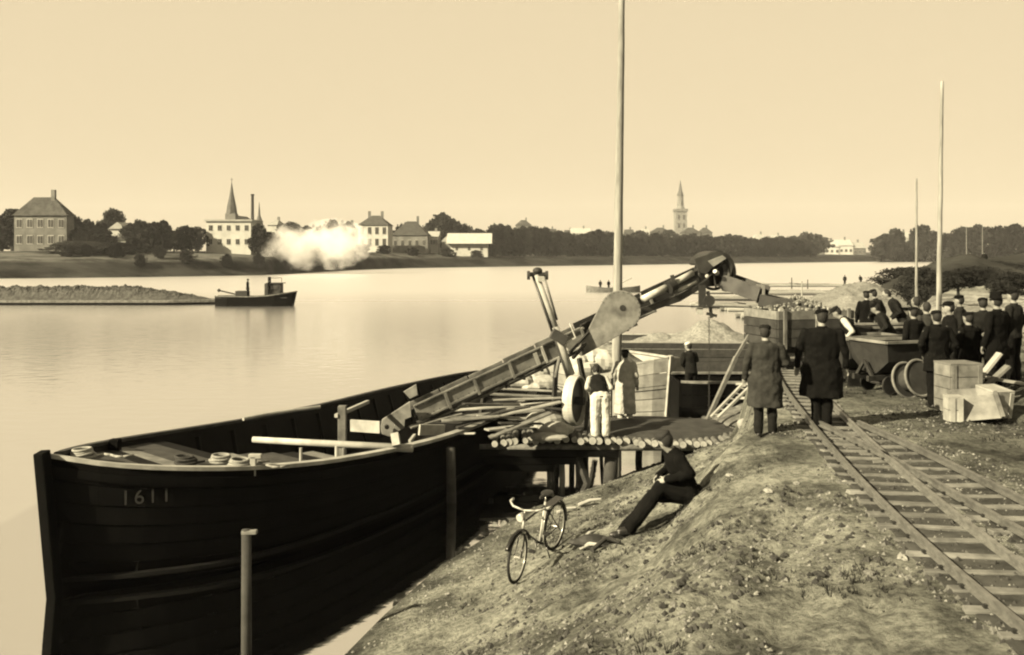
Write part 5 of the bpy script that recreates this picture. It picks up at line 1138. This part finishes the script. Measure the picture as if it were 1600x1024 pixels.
# digging man and helpers
for px, d, H, rz, kw, lab in (
  (1412, 23.5, 1.78, 75, dict(top='dcloth', bottom='gcloth', lean=radians(30), arms=('front', 'front')), 'dark stooping workman digging at the left of the group'),
  (1432, 21.0, 1.72, 30, dict(top='dcloth', bottom='lcloth', arms=('front', 'pocket')), 'workman in light trousers left of the group of men'),
  (1448, 19.0, 1.66, 15, dict(top='gcloth', bottom='lcloth', arms=('down', 'down')), 'bareheaded man in grey jacket at the left end of the group'),
  (1464, 16.6, 1.66, 8, dict(top='black', bottom='black', coat=.4, arms=('pocket', 'pocket'), hat='cap', bulk=1.15), 'man in black coat in front of the group by the crate'),
  (1484, 17.6, 1.74, 80, dict(top='black', bottom='dcloth', arms=('front', 'front'), hat='cap', bulk=1.1), 'man in profile with rounded cap facing left in the group'),
  (1514, 17.2, 1.62, 25, dict(top='black', bottom='black', coat=.35, arms=('front', 'down'), hat='cap', bulk=1.15), 'short man in black coat behind the tall crate'),
  (1536, 18.2, 1.66, -10, dict(top='dcloth', bottom='black', arms=('down', 'front'), hat='cap', bulk=1.15), 'man in dark jacket right of the short black-coated one'),
  (1558, 16.9, 1.82, 30, dict(top='black', bottom='black', coat=.4, arms=('down', 'front'), hat='hat', bulk=1.15), 'tall man in black coat and hat at the right edge'),
  (1500, 19.6, 1.66, 60, dict(top='dcloth', bottom='black', arms=('down', 'down'), hat='cap'), 'man half hidden at the back of the group'),
  (1376, 24.5, 1.70, 40, dict(top='dcloth', bottom='dcloth', arms=('front', 'down'), hat='cap', lean=radians(15)), 'dark workman standing beyond the tip wagons'),
  (1393, 21.2, 1.66, 70, dict(top='dcloth', bottom='black', arms=('front', 'front'), hat='cap', lean=radians(28)), 'dark workman bending over the tip wagon'),
  (1354, 26.0, 1.72, -20, dict(top='black', bottom='black', arms=('down', 'down'), hat='cap'), 'dark man far back between black coat and tip wagons'),
  (1428, 18.4, 1.60, 20, dict(top='black', bottom='dcloth', arms=('down', 'pocket'), hat='cap'), 'short dark man beside the cable drum'),
  (1584, 17.6, 1.70, 35, dict(top='dcloth', bottom='black', arms=('down', 'down'), hat='cap'), 'dark man behind the tall hatted one at the right edge')):
    x = (px-800)/F*d; person((x, d, bank_h(x, d)), radians(rz), lab, H, vox=.015, hat=kw.pop('hat', 'none'), **kw)
# far figures
for px, py, d, lab, kw in ((1320, 447, 130, 'tiny dark man standing at the end of the rafts', {}), (1345, 446, 132, 'tiny dark man bending beside the other at the rafts', dict(lean=.5)), (951, 453, 117, 'tiny man seated left in the faint boat', {}), (938, 453, 117, 'tiny man standing left end of the faint boat', {})):
    p = P(px, py, d); person(p, 0, lab, 1.5 if px > 1000 else 1.2, vox=.04, hat='none', **kw)
for px, d, lab in ((1516, 88, 'distant dark figure on the mound left of two'), (1538, 88, 'distant dark figure on the mound at the right edge')):
    x = (px-800)/F*d; person((x, d, P(0, 420, d).z), 0, lab, 1.6, vox=.04, hat='none', bulk=1.2)
# boy resting on the slope
seat = stand(1078, 782); print('seat', seat)
def lg_(x, y, z): return V(x, y, z)
b0 = V(2.40, 12.95, 0); gs = bank_h(b0.x, b0.y)
legs = dict(hipL=V(-.09, 0, .12), hipR=V(.09, 0, .12), kneeL=V(-.12, .40, .24), kneeR=V(.12, .42, .08), ankL=V(-.12, .78, -.25), ankR=V(.10, .82, -.36))
bt = person((b0.x, b0.y, gs-.03), radians(97), 'youth in dark clothes sitting hunched on the earth slope above the bicycle', 1.90, 'black', 'black', bulk=1.38, legw=1.15, hat='cap', hatm='hair', lean=radians(24), arms=((V(-.36, .10, .44), V(-.20, .36, .34)), (V(.36, .10, .42), V(.16, .36, .30))), legs=legs, vox=.013, turn=-.9)
# ================================================================ TUG
tb = P(408, 478, 88); TG_ = thing('motor_tug', (tb.x, 88, 0), 'small black motor tug with open cabin steaming right on the river', 'boat')
k = 88/F; X = lambda px: (px-800)*k; Zt = lambda py: CZ-(py-HY)*k
m = MB(); vs = []; n_ = 24
for i in range(n_+1):
    t_ = i/n_; px = 338+t_*(464-338); wv = 1.0*min(1, (1-t_)*4+.03)**.7*min(1, .5+t_*3); zz = lerp_table([(0, Zt(463)), (.45, Zt(464)), (.7, Zt(462)), (1, Zt(456))], t_)
    for s, z in ((-1, zz), (-.8, -.3), (.8, -.3), (1, zz)): vs.append(V(X(px)-(.35*t_**6 if z < 0 else 0), 88+s*wv, z))
m.add(vs, [(i*4+j, (i+1)*4+j, (i+1)*4+j+1, i*4+j+1) for i in range(n_) for j in range(3)]+[(3, 2, 1, 0)]); obj('hull', m, 'tar', TG_)
m = MB(); m.v = []; 
for s in (-1, 1):
    pts = [V(X(338+t_/12*126), 88+s*1.0*min(1, (1-t_/12)*4+.03)**.7*min(1, .5+t_/12*3), lerp_table([(0, Zt(463)), (.45, Zt(464)), (.7, Zt(462)), (1, Zt(456))], t_/12)+.03) for t_ in range(13)]; m.path(pts, .05, 6)
obj('gunwale', m, 'wood', TG_)
m = MB(); m.box((X(395), 88, Zt(465)), (X(455)-X(345), 1.5, .08)); obj('deck', m, 'darkwood', TG_)
m = MB(); m.box(((X(418)+X(438))/2, 88, Zt(453)), (X(440)-X(416), 1.3, Zt(443)-Zt(463))); cb = obj('cabin', m, 'darkwood', TG_)
m = MB(); m.box(((X(425)+X(437))/2, 87.32, Zt(449)), (X(437)-X(426), .04, .32)); obj('window', m, 'pane', cb)
m = MB(); m.box((X(431), 88, Zt(442.5)), (X(442)-X(417), 1.5, .06)); obj('roof', m, 'darkwood', cb)
m = MB(); m.tube((X(421), 88, Zt(462)), (X(421), 88, Zt(433)), .16, .14, 10); obj('funnel', m, 'tar', TG_)
m = MB(); m.tube((X(423), 88, Zt(434.5)), (X(440), 88, Zt(434.5)), .03, n=6); m.tube((X(440), 88, Zt(434.5)), (X(440), 88, Zt(443)), .03, n=6); obj('awning_frame', m, 'wood', TG_)
m = MB(); m.box((X(445), 88, Zt(460)), (X(452)-X(437), .9, .3)); obj('fore_hatch', m, 'pale', TG_)
m = MB(); m.box((X(379), 88, Zt(459)), (X(388)-X(370), 1.0, .5)); obj('engine_hatch', m, 'darkwood', TG_)
m = MB(); m.beam((X(342), 88, Zt(454)), (X(372), 88, Zt(461)), .12, .12); m.ball((X(342), 88, Zt(454)), .16, n=6); obj('tiller', m, 'darkwood', TG_)
person((X(387.5), 87.9, Zt(464)), radians(-90), 'helmsman standing upright in the stern of the tug', 1.66, 'black', 'black', vox=.03, hat='cap', coat=.3)
person((X(423), 87.3, Zt(463)), radians(-90), 'dark man leaning at the cabin of the tug', 1.55, 'black', 'black', vox=.03, hat='cap')
# loaded lighter in tow beside the tug
LT = thing('loaded_lighter', (X(150), 91, 0), 'long low lighter heaped with grey cargo left of the tug', 'barge')
xa, xb, dl = X(-130), X(350), 91.5
def lw(t_): return 2.3*min(1, (1-t_)*5+.02)**.6*min(1, t_*12+.1)**.6
for nm, z0, z1, mm, th in (('hull', -.3, .22, 'tar', 0), ('gunwale_plank', .23, .46, 'wood', .04)):
    m = MB(); vs = []; n_ = 50
    for i in range(n_+1):
        t_ = i/n_; x = xa+(xb-xa)*t_
        for s_, z in ((-1, z1), (-1, z0), (1, z0), (1, z1)): vs.append(V(x, dl+s_*(lw(t_)+th), z))
    m.add(vs, [(i*4+j, (i+1)*4+j, (i+1)*4+(j+1) % 4, i*4+(j+1) % 4) for i in range(n_) for j in range(4)]+[(3, 2, 1, 0), tuple(4*n_+j for j in range(4))]); obj(nm, m, mm, LT)
vs = []; fs = []; nx, ny = 400, 30
for i in range(nx+1):
    t_ = i/nx; x = xa+.4+(xb-xa-1.2)*t_; top = 1.75*min(1, (1-t_)*3.2)**.8*min(1, t_*20)
    for j in range(ny+1):
        v_ = j/ny*2-1; w = lw(t_)*.96; y = dl+v_*w; e = (1-abs(v_)**2.6)
        vs.append((x, y, .40+e*max(0, top-.4)*(.86+.16*fn(x*1.1, y*.8, 3, 4))+.22*e*abs(fn(x*2.6, y*2.6, 7, 3))*min(1, top)))
for i in range(nx):
    for j in range(ny): a = i*(ny+1)+j; fs.append((a, a+ny+1, a+ny+2, a+1))
m = MB(); m.add(vs, fs); tag(obj('gravel_cargo', m, mat('grey_cargo', .12, .95, .035, 2.2, detail=8, bump=.08, bscale=6)), 'grey gravel heaped along the lighter in tow', kind='stuff')
# ================================================================ BICYCLE
bf = V(.045, 12.78, 0); br = V(.64, 13.85, 0)
dirv = (bf-br); dirv.z = 0; dirv.normalize(); wb_ = 1.12; mid = (bf+br)/2
bf = mid+dirv*wb_/2; br = mid-dirv*wb_/2; bf.z = bank_h(bf.x, bf.y); br.z = bank_h(br.x, br.y)
BI = thing('bicycle', (br+bf)/2, 'black bicycle with pale handlebars parked upright on the sandy slope', 'bicycle')
BI.rotation_mode = 'XYZ'; pitch = -math.atan2(bf.z-br.z, wb_); BI.rotation_euler = (radians(-4), pitch, math.atan2(dirv.y, dirv.x))
RW = .345
def wheel_at(x, steer=0):
    R = Matrix.Rotation(steer, 3, 'Z'); ax = R @ V(0, 1, 0); c = V(x, 0, RW)
    W_ = bpy.data.objects.new('wheel', None); COL.objects.link(W_); W_.parent = BI; W_.empty_display_size = .05; ORG[W_.name] = V(0, 0, 0)
    m = MB(); m.ring(c, ax, RW-.02, .020, 48, 8); obj('tyre', m, 'tyre', W_, local=True, smooth=True)
    m = MB(); m.ring(c, ax, RW-.046, .009, 48, 6); obj('rim', m, 'chrome', W_, local=True, smooth=True)
    m = MB(); m.tube(c-ax*.045, c+ax*.045, .018, n=10); m.tube(c-ax*.06, c+ax*.06, .006, n=6); obj('hub', m, 'chrome', W_, local=True)
    m = MB(); e1 = R @ V(1, 0, 0)
    for k in range(32):
        t_ = 2*pi*k/32; s = 1 if k % 2 else -1; t2 = t_+(.5 if (k//2) % 2 else -.5)
        m.tube(c+ax*s*.035+(e1*cos(t2)+V(0, 0, 1)*sin(t2))*.018, c+(e1*cos(t_)+V(0, 0, 1)*sin(t_))*(RW-.05), .0016, n=3)
    sp = obj('spokes', m, 'chrome', W_, local=True); sp['kind'] = 'stuff'
wheel_at(wb_/2, .12); wheel_at(-wb_/2)
def bt_(name, pts, r, mm='enamel', n=10, parent=None):
    m = MB(); m.path([V(*p) for p in pts], r, n)
    for p in pts[1:-1]: m.ball(p, r, n=5)
    return obj(name, m, mm, parent or BI, local=True, smooth=True)
HT = (.37, 0, .80); HB = (.415, 0, .66); BB = (-.08, 0, .29); ST = (-.26, 0, .82)
bt_('head_tube', [HT, HB], .019, 'cream'); bt_('down_tube', [HB, BB], .015); bt_('seat_tube', [BB, ST], .016, 'cream'); bt_('top_tube', [(.375, 0, .77), (-.235, 0, .77)], .014)
for s in (-1, 1):
    bt_('chain_stay', [BB, (-wb_/2, s*.05, RW)], .009); bt_('seat_stay', [(-.24, s*.02, .77), (-wb_/2, s*.05, RW)], .008)
    bt_('fork_blade', [(.42, s*.035, .63), (.47, s*.045, .5), (wb_/2, s*.05, RW)], .011, 'enamel')
bt_('fork_crown', [(.415, -.045, .64), (.415, .045, .64)], .016, 'chrome'); bt_('stem', [HT, (.345, 0, .93)], .012, 'chrome')
hbr = bt_('handlebar', [(.16, -.29, .955), (.26, -.27, .965), (.37, -.17, .96), (.38, 0, .935), (.37, .17, .96), (.26, .27, .965), (.16, .29, .955)], .013, 'cream')
for s in (-1, 1): bt_('grip', [(.14, s*.292, .953), (.24, s*.275, .963)], .019, 'cream', parent=hbr)
m = MB(); m.tube((.42, 0, .88), (.50, 0, .87), .045, .055, 14); m.ball((.42, 0, .88), .045, n=7); hl = obj('headlamp', m, 'chrome', BI, local=True, smooth=True)
m = MB(); m.tube((.501, 0, .87), (.505, 0, .87), .05, n=14); obj('lens', m, 'cream', hl, local=True)
bt_('seat_post', [ST, (-.275, 0, .90)], .012, 'chrome')
m = MB(); m.ball((-.31, 0, .93), 1, (.11, .085, .03), 10); m.ball((-.19, 0, .93), 1, (.11, .03, .022), 8); sd_o = obj('saddle', m, 'shoe', BI, local=True, smooth=True)
m = MB(); 
for s in (-1, 1):
    for k in range(5): m.ring((-.37, s*.05, .875+k*.012), (0, 0, 1), .017, .003, 10, 4)
obj('saddle_spring', m, 'chrome', sd_o, local=True)
def guard(xc, a0, a1, name):
    m = MB(); vs = []; n_ = 22
    for i in range(n_+1):
        t_ = a0+(a1-a0)*i/n_; e = V(cos(t_), 0, sin(t_))
        for y, r in ((-.028, .352), (-.015, .368), (.015, .368), (.028, .352)): vs.append(V(xc, y, RW)+e*(r+.008))
    m.add(vs, [(i*4+j, (i+1)*4+j, (i+1)*4+j+1, i*4+j+1) for i in range(n_) for j in range(3)]); o = obj(name, m, 'enamel', BI, local=True, smooth=True); q = o.modifiers.new('s', 'SOLIDIFY'); q.thickness = .002
guard(wb_/2, radians(35), radians(165), 'mudguard'); guard(-wb_/2, radians(15), radians(190), 'mudguard')
m = MB(); m.ring((BB[0], -.05, BB[2]), (0, 1, 0), .088, .006, 30, 5)
for k in range(5): t_ = 2*pi*k/5; m.tube(V(BB[0], -.05, BB[2]), V(BB[0]+cos(t_)*.085, -.05, BB[2]+sin(t_)*.085), .005, n=5)
cr_o = obj('chainring', m, 'chrome', BI, local=True)
bt_('bottom_bracket', [(BB[0], -.06, BB[2]), (BB[0], .06, BB[2])], .022, 'enamel')
for s, dz in ((-1, -.165), (1, .165)):
    c_ = bt_('crank', [(BB[0], s*.065, BB[2]), (BB[0]+.02*s, s*.07, BB[2]+dz)], .009, 'chrome'); m = MB(); m.box((BB[0]+.02*s, s*.12, BB[2]+dz), (.075, .09, .022)); obj('pedal', m, 'tyre', c_, local=True)
m = MB(); m.beam((BB[0], -.05, BB[2]+.088), (-wb_/2, -.05, RW+.035), .004, .01); m.beam((BB[0], -.05, BB[2]-.088), (-wb_/2, -.05, RW-.035), .004, .01); obj('chain', m, 'rust', BI, local=True)
m = MB(); m.beam((-.30, 0, .735), (-.72, 0, .725), .13, .012)
for s in (-1, 1): m.tube((-.70, s*.06, .72), (-wb_/2, s*.055, RW), .005, n=6)
obj('luggage_rack', m, 'enamel', BI, local=True); bt_('stand_leg', [(-.16, .05, .27), (-.12, .17, .0)], .009)
bt_('pump', [(-.115, .022, .36), (-.225, .022, .70)], .013, 'chrome')
m = MB(); m.box((-.33, 0, .67), (.10, .05, .10), jit=.005); obj('tool_bag', m, 'shoe', BI, local=True, bevel=.01)
# ================================================================ DEBRIS ON THE SLOPE
lump('driftwood_bundle', stand(925, 856)+V(0, 0, .06), .30, (1.1, .5, .35), 'rust', 'dark heap of rags and driftwood right of the bicycle', 'debris', None, 51, amp=.5)
for i, (x0, y0, x1, y1, mm, lab) in enumerate(((908, 863, 935, 858, 'pale', 'pale split stick before the dark rag heap'), (912, 848, 930, 838, 'pale', 'pale stick poking up left of the dark rag heap'), (925, 866, 960, 845, 'darkwood', 'dark stick across the rag heap'), (940, 848, 968, 856, 'rust', 'dark broken branch right of the rag heap'), (905, 793, 940, 786, 'pale', 'pale branch lying high on the slope below the jetty'), (870, 805, 900, 800, 'pale', 'short pale stick just above the bicycle'))):
    a = stand(x0, y0)+V(0, 0, .04); b = stand(x1, y1)+V(0, 0, .06); m = MB(); m.tube(a, a.lerp(b, .5)+V(0, 0, .03), .035, .03, 7); m.tube(a.lerp(b, .5)+V(0, 0, .03), b, .03, .015, 7); tag(obj('stick', m, mm), lab, 'stick')
sg = [lambda r: None]
def rock_mesh(seed):
    m = MB(); m.ball((0, 0, 0), 1, (1, .75, .45), 6, jit=.08); m.v = [tuple(Vector(v_)*(1+.7*noise.noise(Vector(v_)*1.9+V(seed*5, 0, 0)))) for v_ in m.v]
    me = bpy.data.meshes.new('stone'); me.from_pydata(m.v, [], m.f); return me
RM = []
for s in range(4):
    for mm in ('stone', 'clod', 'rust'): me = rock_mesh(s); me.materials.append(M['darkwood' if mm == 'rust' else mm]); RM.append((mm, me))
for i, (px, py, r, mm) in enumerate(((1030, 765, .05, 'stone'), (735, 905, .05, 'stone'), (770, 915, .045, 'rust'), (890, 800, .04, 'stone'), (955, 825, .05, 'stone'), (1200, 770, .07, 'stone'), (1265, 797, .05, 'stone'), (1225, 870, .06, 'rust'), (1295, 842, .06, 'rust'), (1328, 842, .05, 'rust'), (1245, 757, .06, 'stone'), (1210, 875, .07, 'rust'), (1130, 850, .05, 'rust'), (1320, 755, .06, 'stone'), (1410, 875, .08, 'stone'), (1155, 905, .06, 'rust'), (960, 905, .06, 'rust'), (1010, 880, .07, 'rust'), (1140, 745, .06, 'stone'), (1085, 830, .05, 'clod'), (1360, 900, .07, 'clod'), (1280, 900, .07, 'rust'), (700, 930, .05, 'stone'), (1065, 915, .08, 'rust'))):
    p = stand(px, py); me = [q for n_, q in RM if n_ == mm][i % 4]; o = bpy.data.objects.new('stone', me); COL.objects.link(o); o.location = p+V(0, 0, r*.2); r *= .75; o.scale = (r, r, r); o.rotation_euler = (0, 0, i); 
    tag(o, {'stone': 'pale stone lying loose on the trampled bank', 'clod': 'earthy clod lying loose on the trampled bank', 'rust': 'dark clod lying loose on the trampled bank'}[mm], 'stone', {'stone': 'pale stones on the bank', 'clod': 'earthy clods on the bank', 'rust': 'dark clods on the bank'}[mm])
# small stones, crumbs and grass tufts nobody could count
def scatter(name, n, mm, lab, size, region, tuft=False):
    m = MB(); c = 0
    while c < n:
        y = 5.5+(region[1]-5.5)*rnd.random()**1.5; x = lerp_table(SH, y)+rnd.uniform(region[2], region[3])
        if tuft and (noise.noise(V(x*.7, y*.7, 4)) < .22 or (3.2 < x < 5.9 and y < 20)): c += .02; continue
        if not tuft and noise.noise(V(x*.5, y*.5, 9)) < -.1: c += .2; continue
        z = bank_h(x, y); c += 1; s = size*rnd.uniform(.35, 1.3)*rnd.uniform(.5, 1)
        if tuft:
            for k in range(6):
                a = rnd.uniform(0, 6.28); t_ = V(cos(a), sin(a), 0); b = V(x, y, z)+t_*.02; h = s*rnd.uniform(.6, 1.3); w = t_.cross(V(0, 0, 1))*.006
                m.add([b-w, b+w, b+t_*h*.55+V(0, 0, h)], [(0, 1, 2)])
        else:
            q = [V(x+rnd.uniform(-1, 1)*s, y+rnd.uniform(-1, 1)*s, z+rnd.uniform(-.2, .8)*s) for _ in range(1)]
            a = V(x, y, z); r = rnd.uniform(0, 6.28); vs = [a+V(cos(r+k*1.57)*s*rnd.uniform(.7, 1.1), sin(r+k*1.57)*s*rnd.uniform(.6, 1), -.1*s) for k in range(4)]+[a+V(rnd.uniform(-.3, .3)*s, rnd.uniform(-.3, .3)*s, s*.75)]
            m.add(vs, [(0, 1, 4), (1, 2, 4), (2, 3, 4), (3, 0, 4)])
    return tag(obj(name, m, mm, fix=False), lab, kind='stuff')
scatter('gravel', 15000, 'clod', 'loose crumbs of soil over the bank', .035, (0, 34, .1, 12))
scatter('pebbles', 3500, 'stone', 'small pale stones over the bank', .028, (0, 26, .0, 9))
scatter('cinders', 5000, 'darkwood', 'dark cinders over the bank', .05, (0, 26, 1.2, 9))
scatter('grass', 3600, 'grass', 'short dry grass tufts on the slope and bank', .075, (0, 40, 1.0, 14), tuft=True)
# shrubs along the far part of the near bank
for px, d, w, h, lab in ((1445, 70, 3.6, 2.8, 'large dark bush just left of the tall right pole'), (1405, 92, 6, 1.3, 'long dark bush on the water edge left of the thin pole'), (1497, 47, 1.7, 1.9, 'small round-headed sapling right of the tall pole'), (1530, 72, 5, 1.6, 'low dark bush on the mound at the right'), (1480, 84, 5, 2.0, 'low dark bush behind the tall right pole'), (1575, 60, 2.6, 1.4, 'dark bush at the right edge'), (1425, 112, 8, 2.5, 'dark bush far along the near bank'), (1548, 95, 7, 1.6, 'broad bush on the mound crest')):
    x = (px-800)/F*d; t_ = tree(x, d, w, h, 4, lab, 'leaf', cat='bush' if px != 1497 else 'tree', z0=bank_h(x, d), trunk=.05 if px != 1497 else .5, name='bush' if px != 1497 else 'sapling')
# ================================================================ AIR
hz = bpy.data.materials.new('haze'); hz.use_nodes = True; t = hz.node_tree; t.nodes.clear(); pv = t.nodes.new('ShaderNodeVolumePrincipled')
pv.inputs['Color'].default_value = (.95, .95, .95, 1); pv.inputs['Density'].default_value = .00009; pv.inputs['Anisotropy'].default_value = 0
ou = t.nodes.new('ShaderNodeOutputMaterial'); t.links.new(pv.outputs[0], ou.inputs['Volume'])
m = MB(); m.box((500, 900, 48), (3900, 2100, 102)); o = obj('haze', m, hz, loc=(0, 0, 0), fix=True); tag(o, 'thin river haze', kind='stuff')
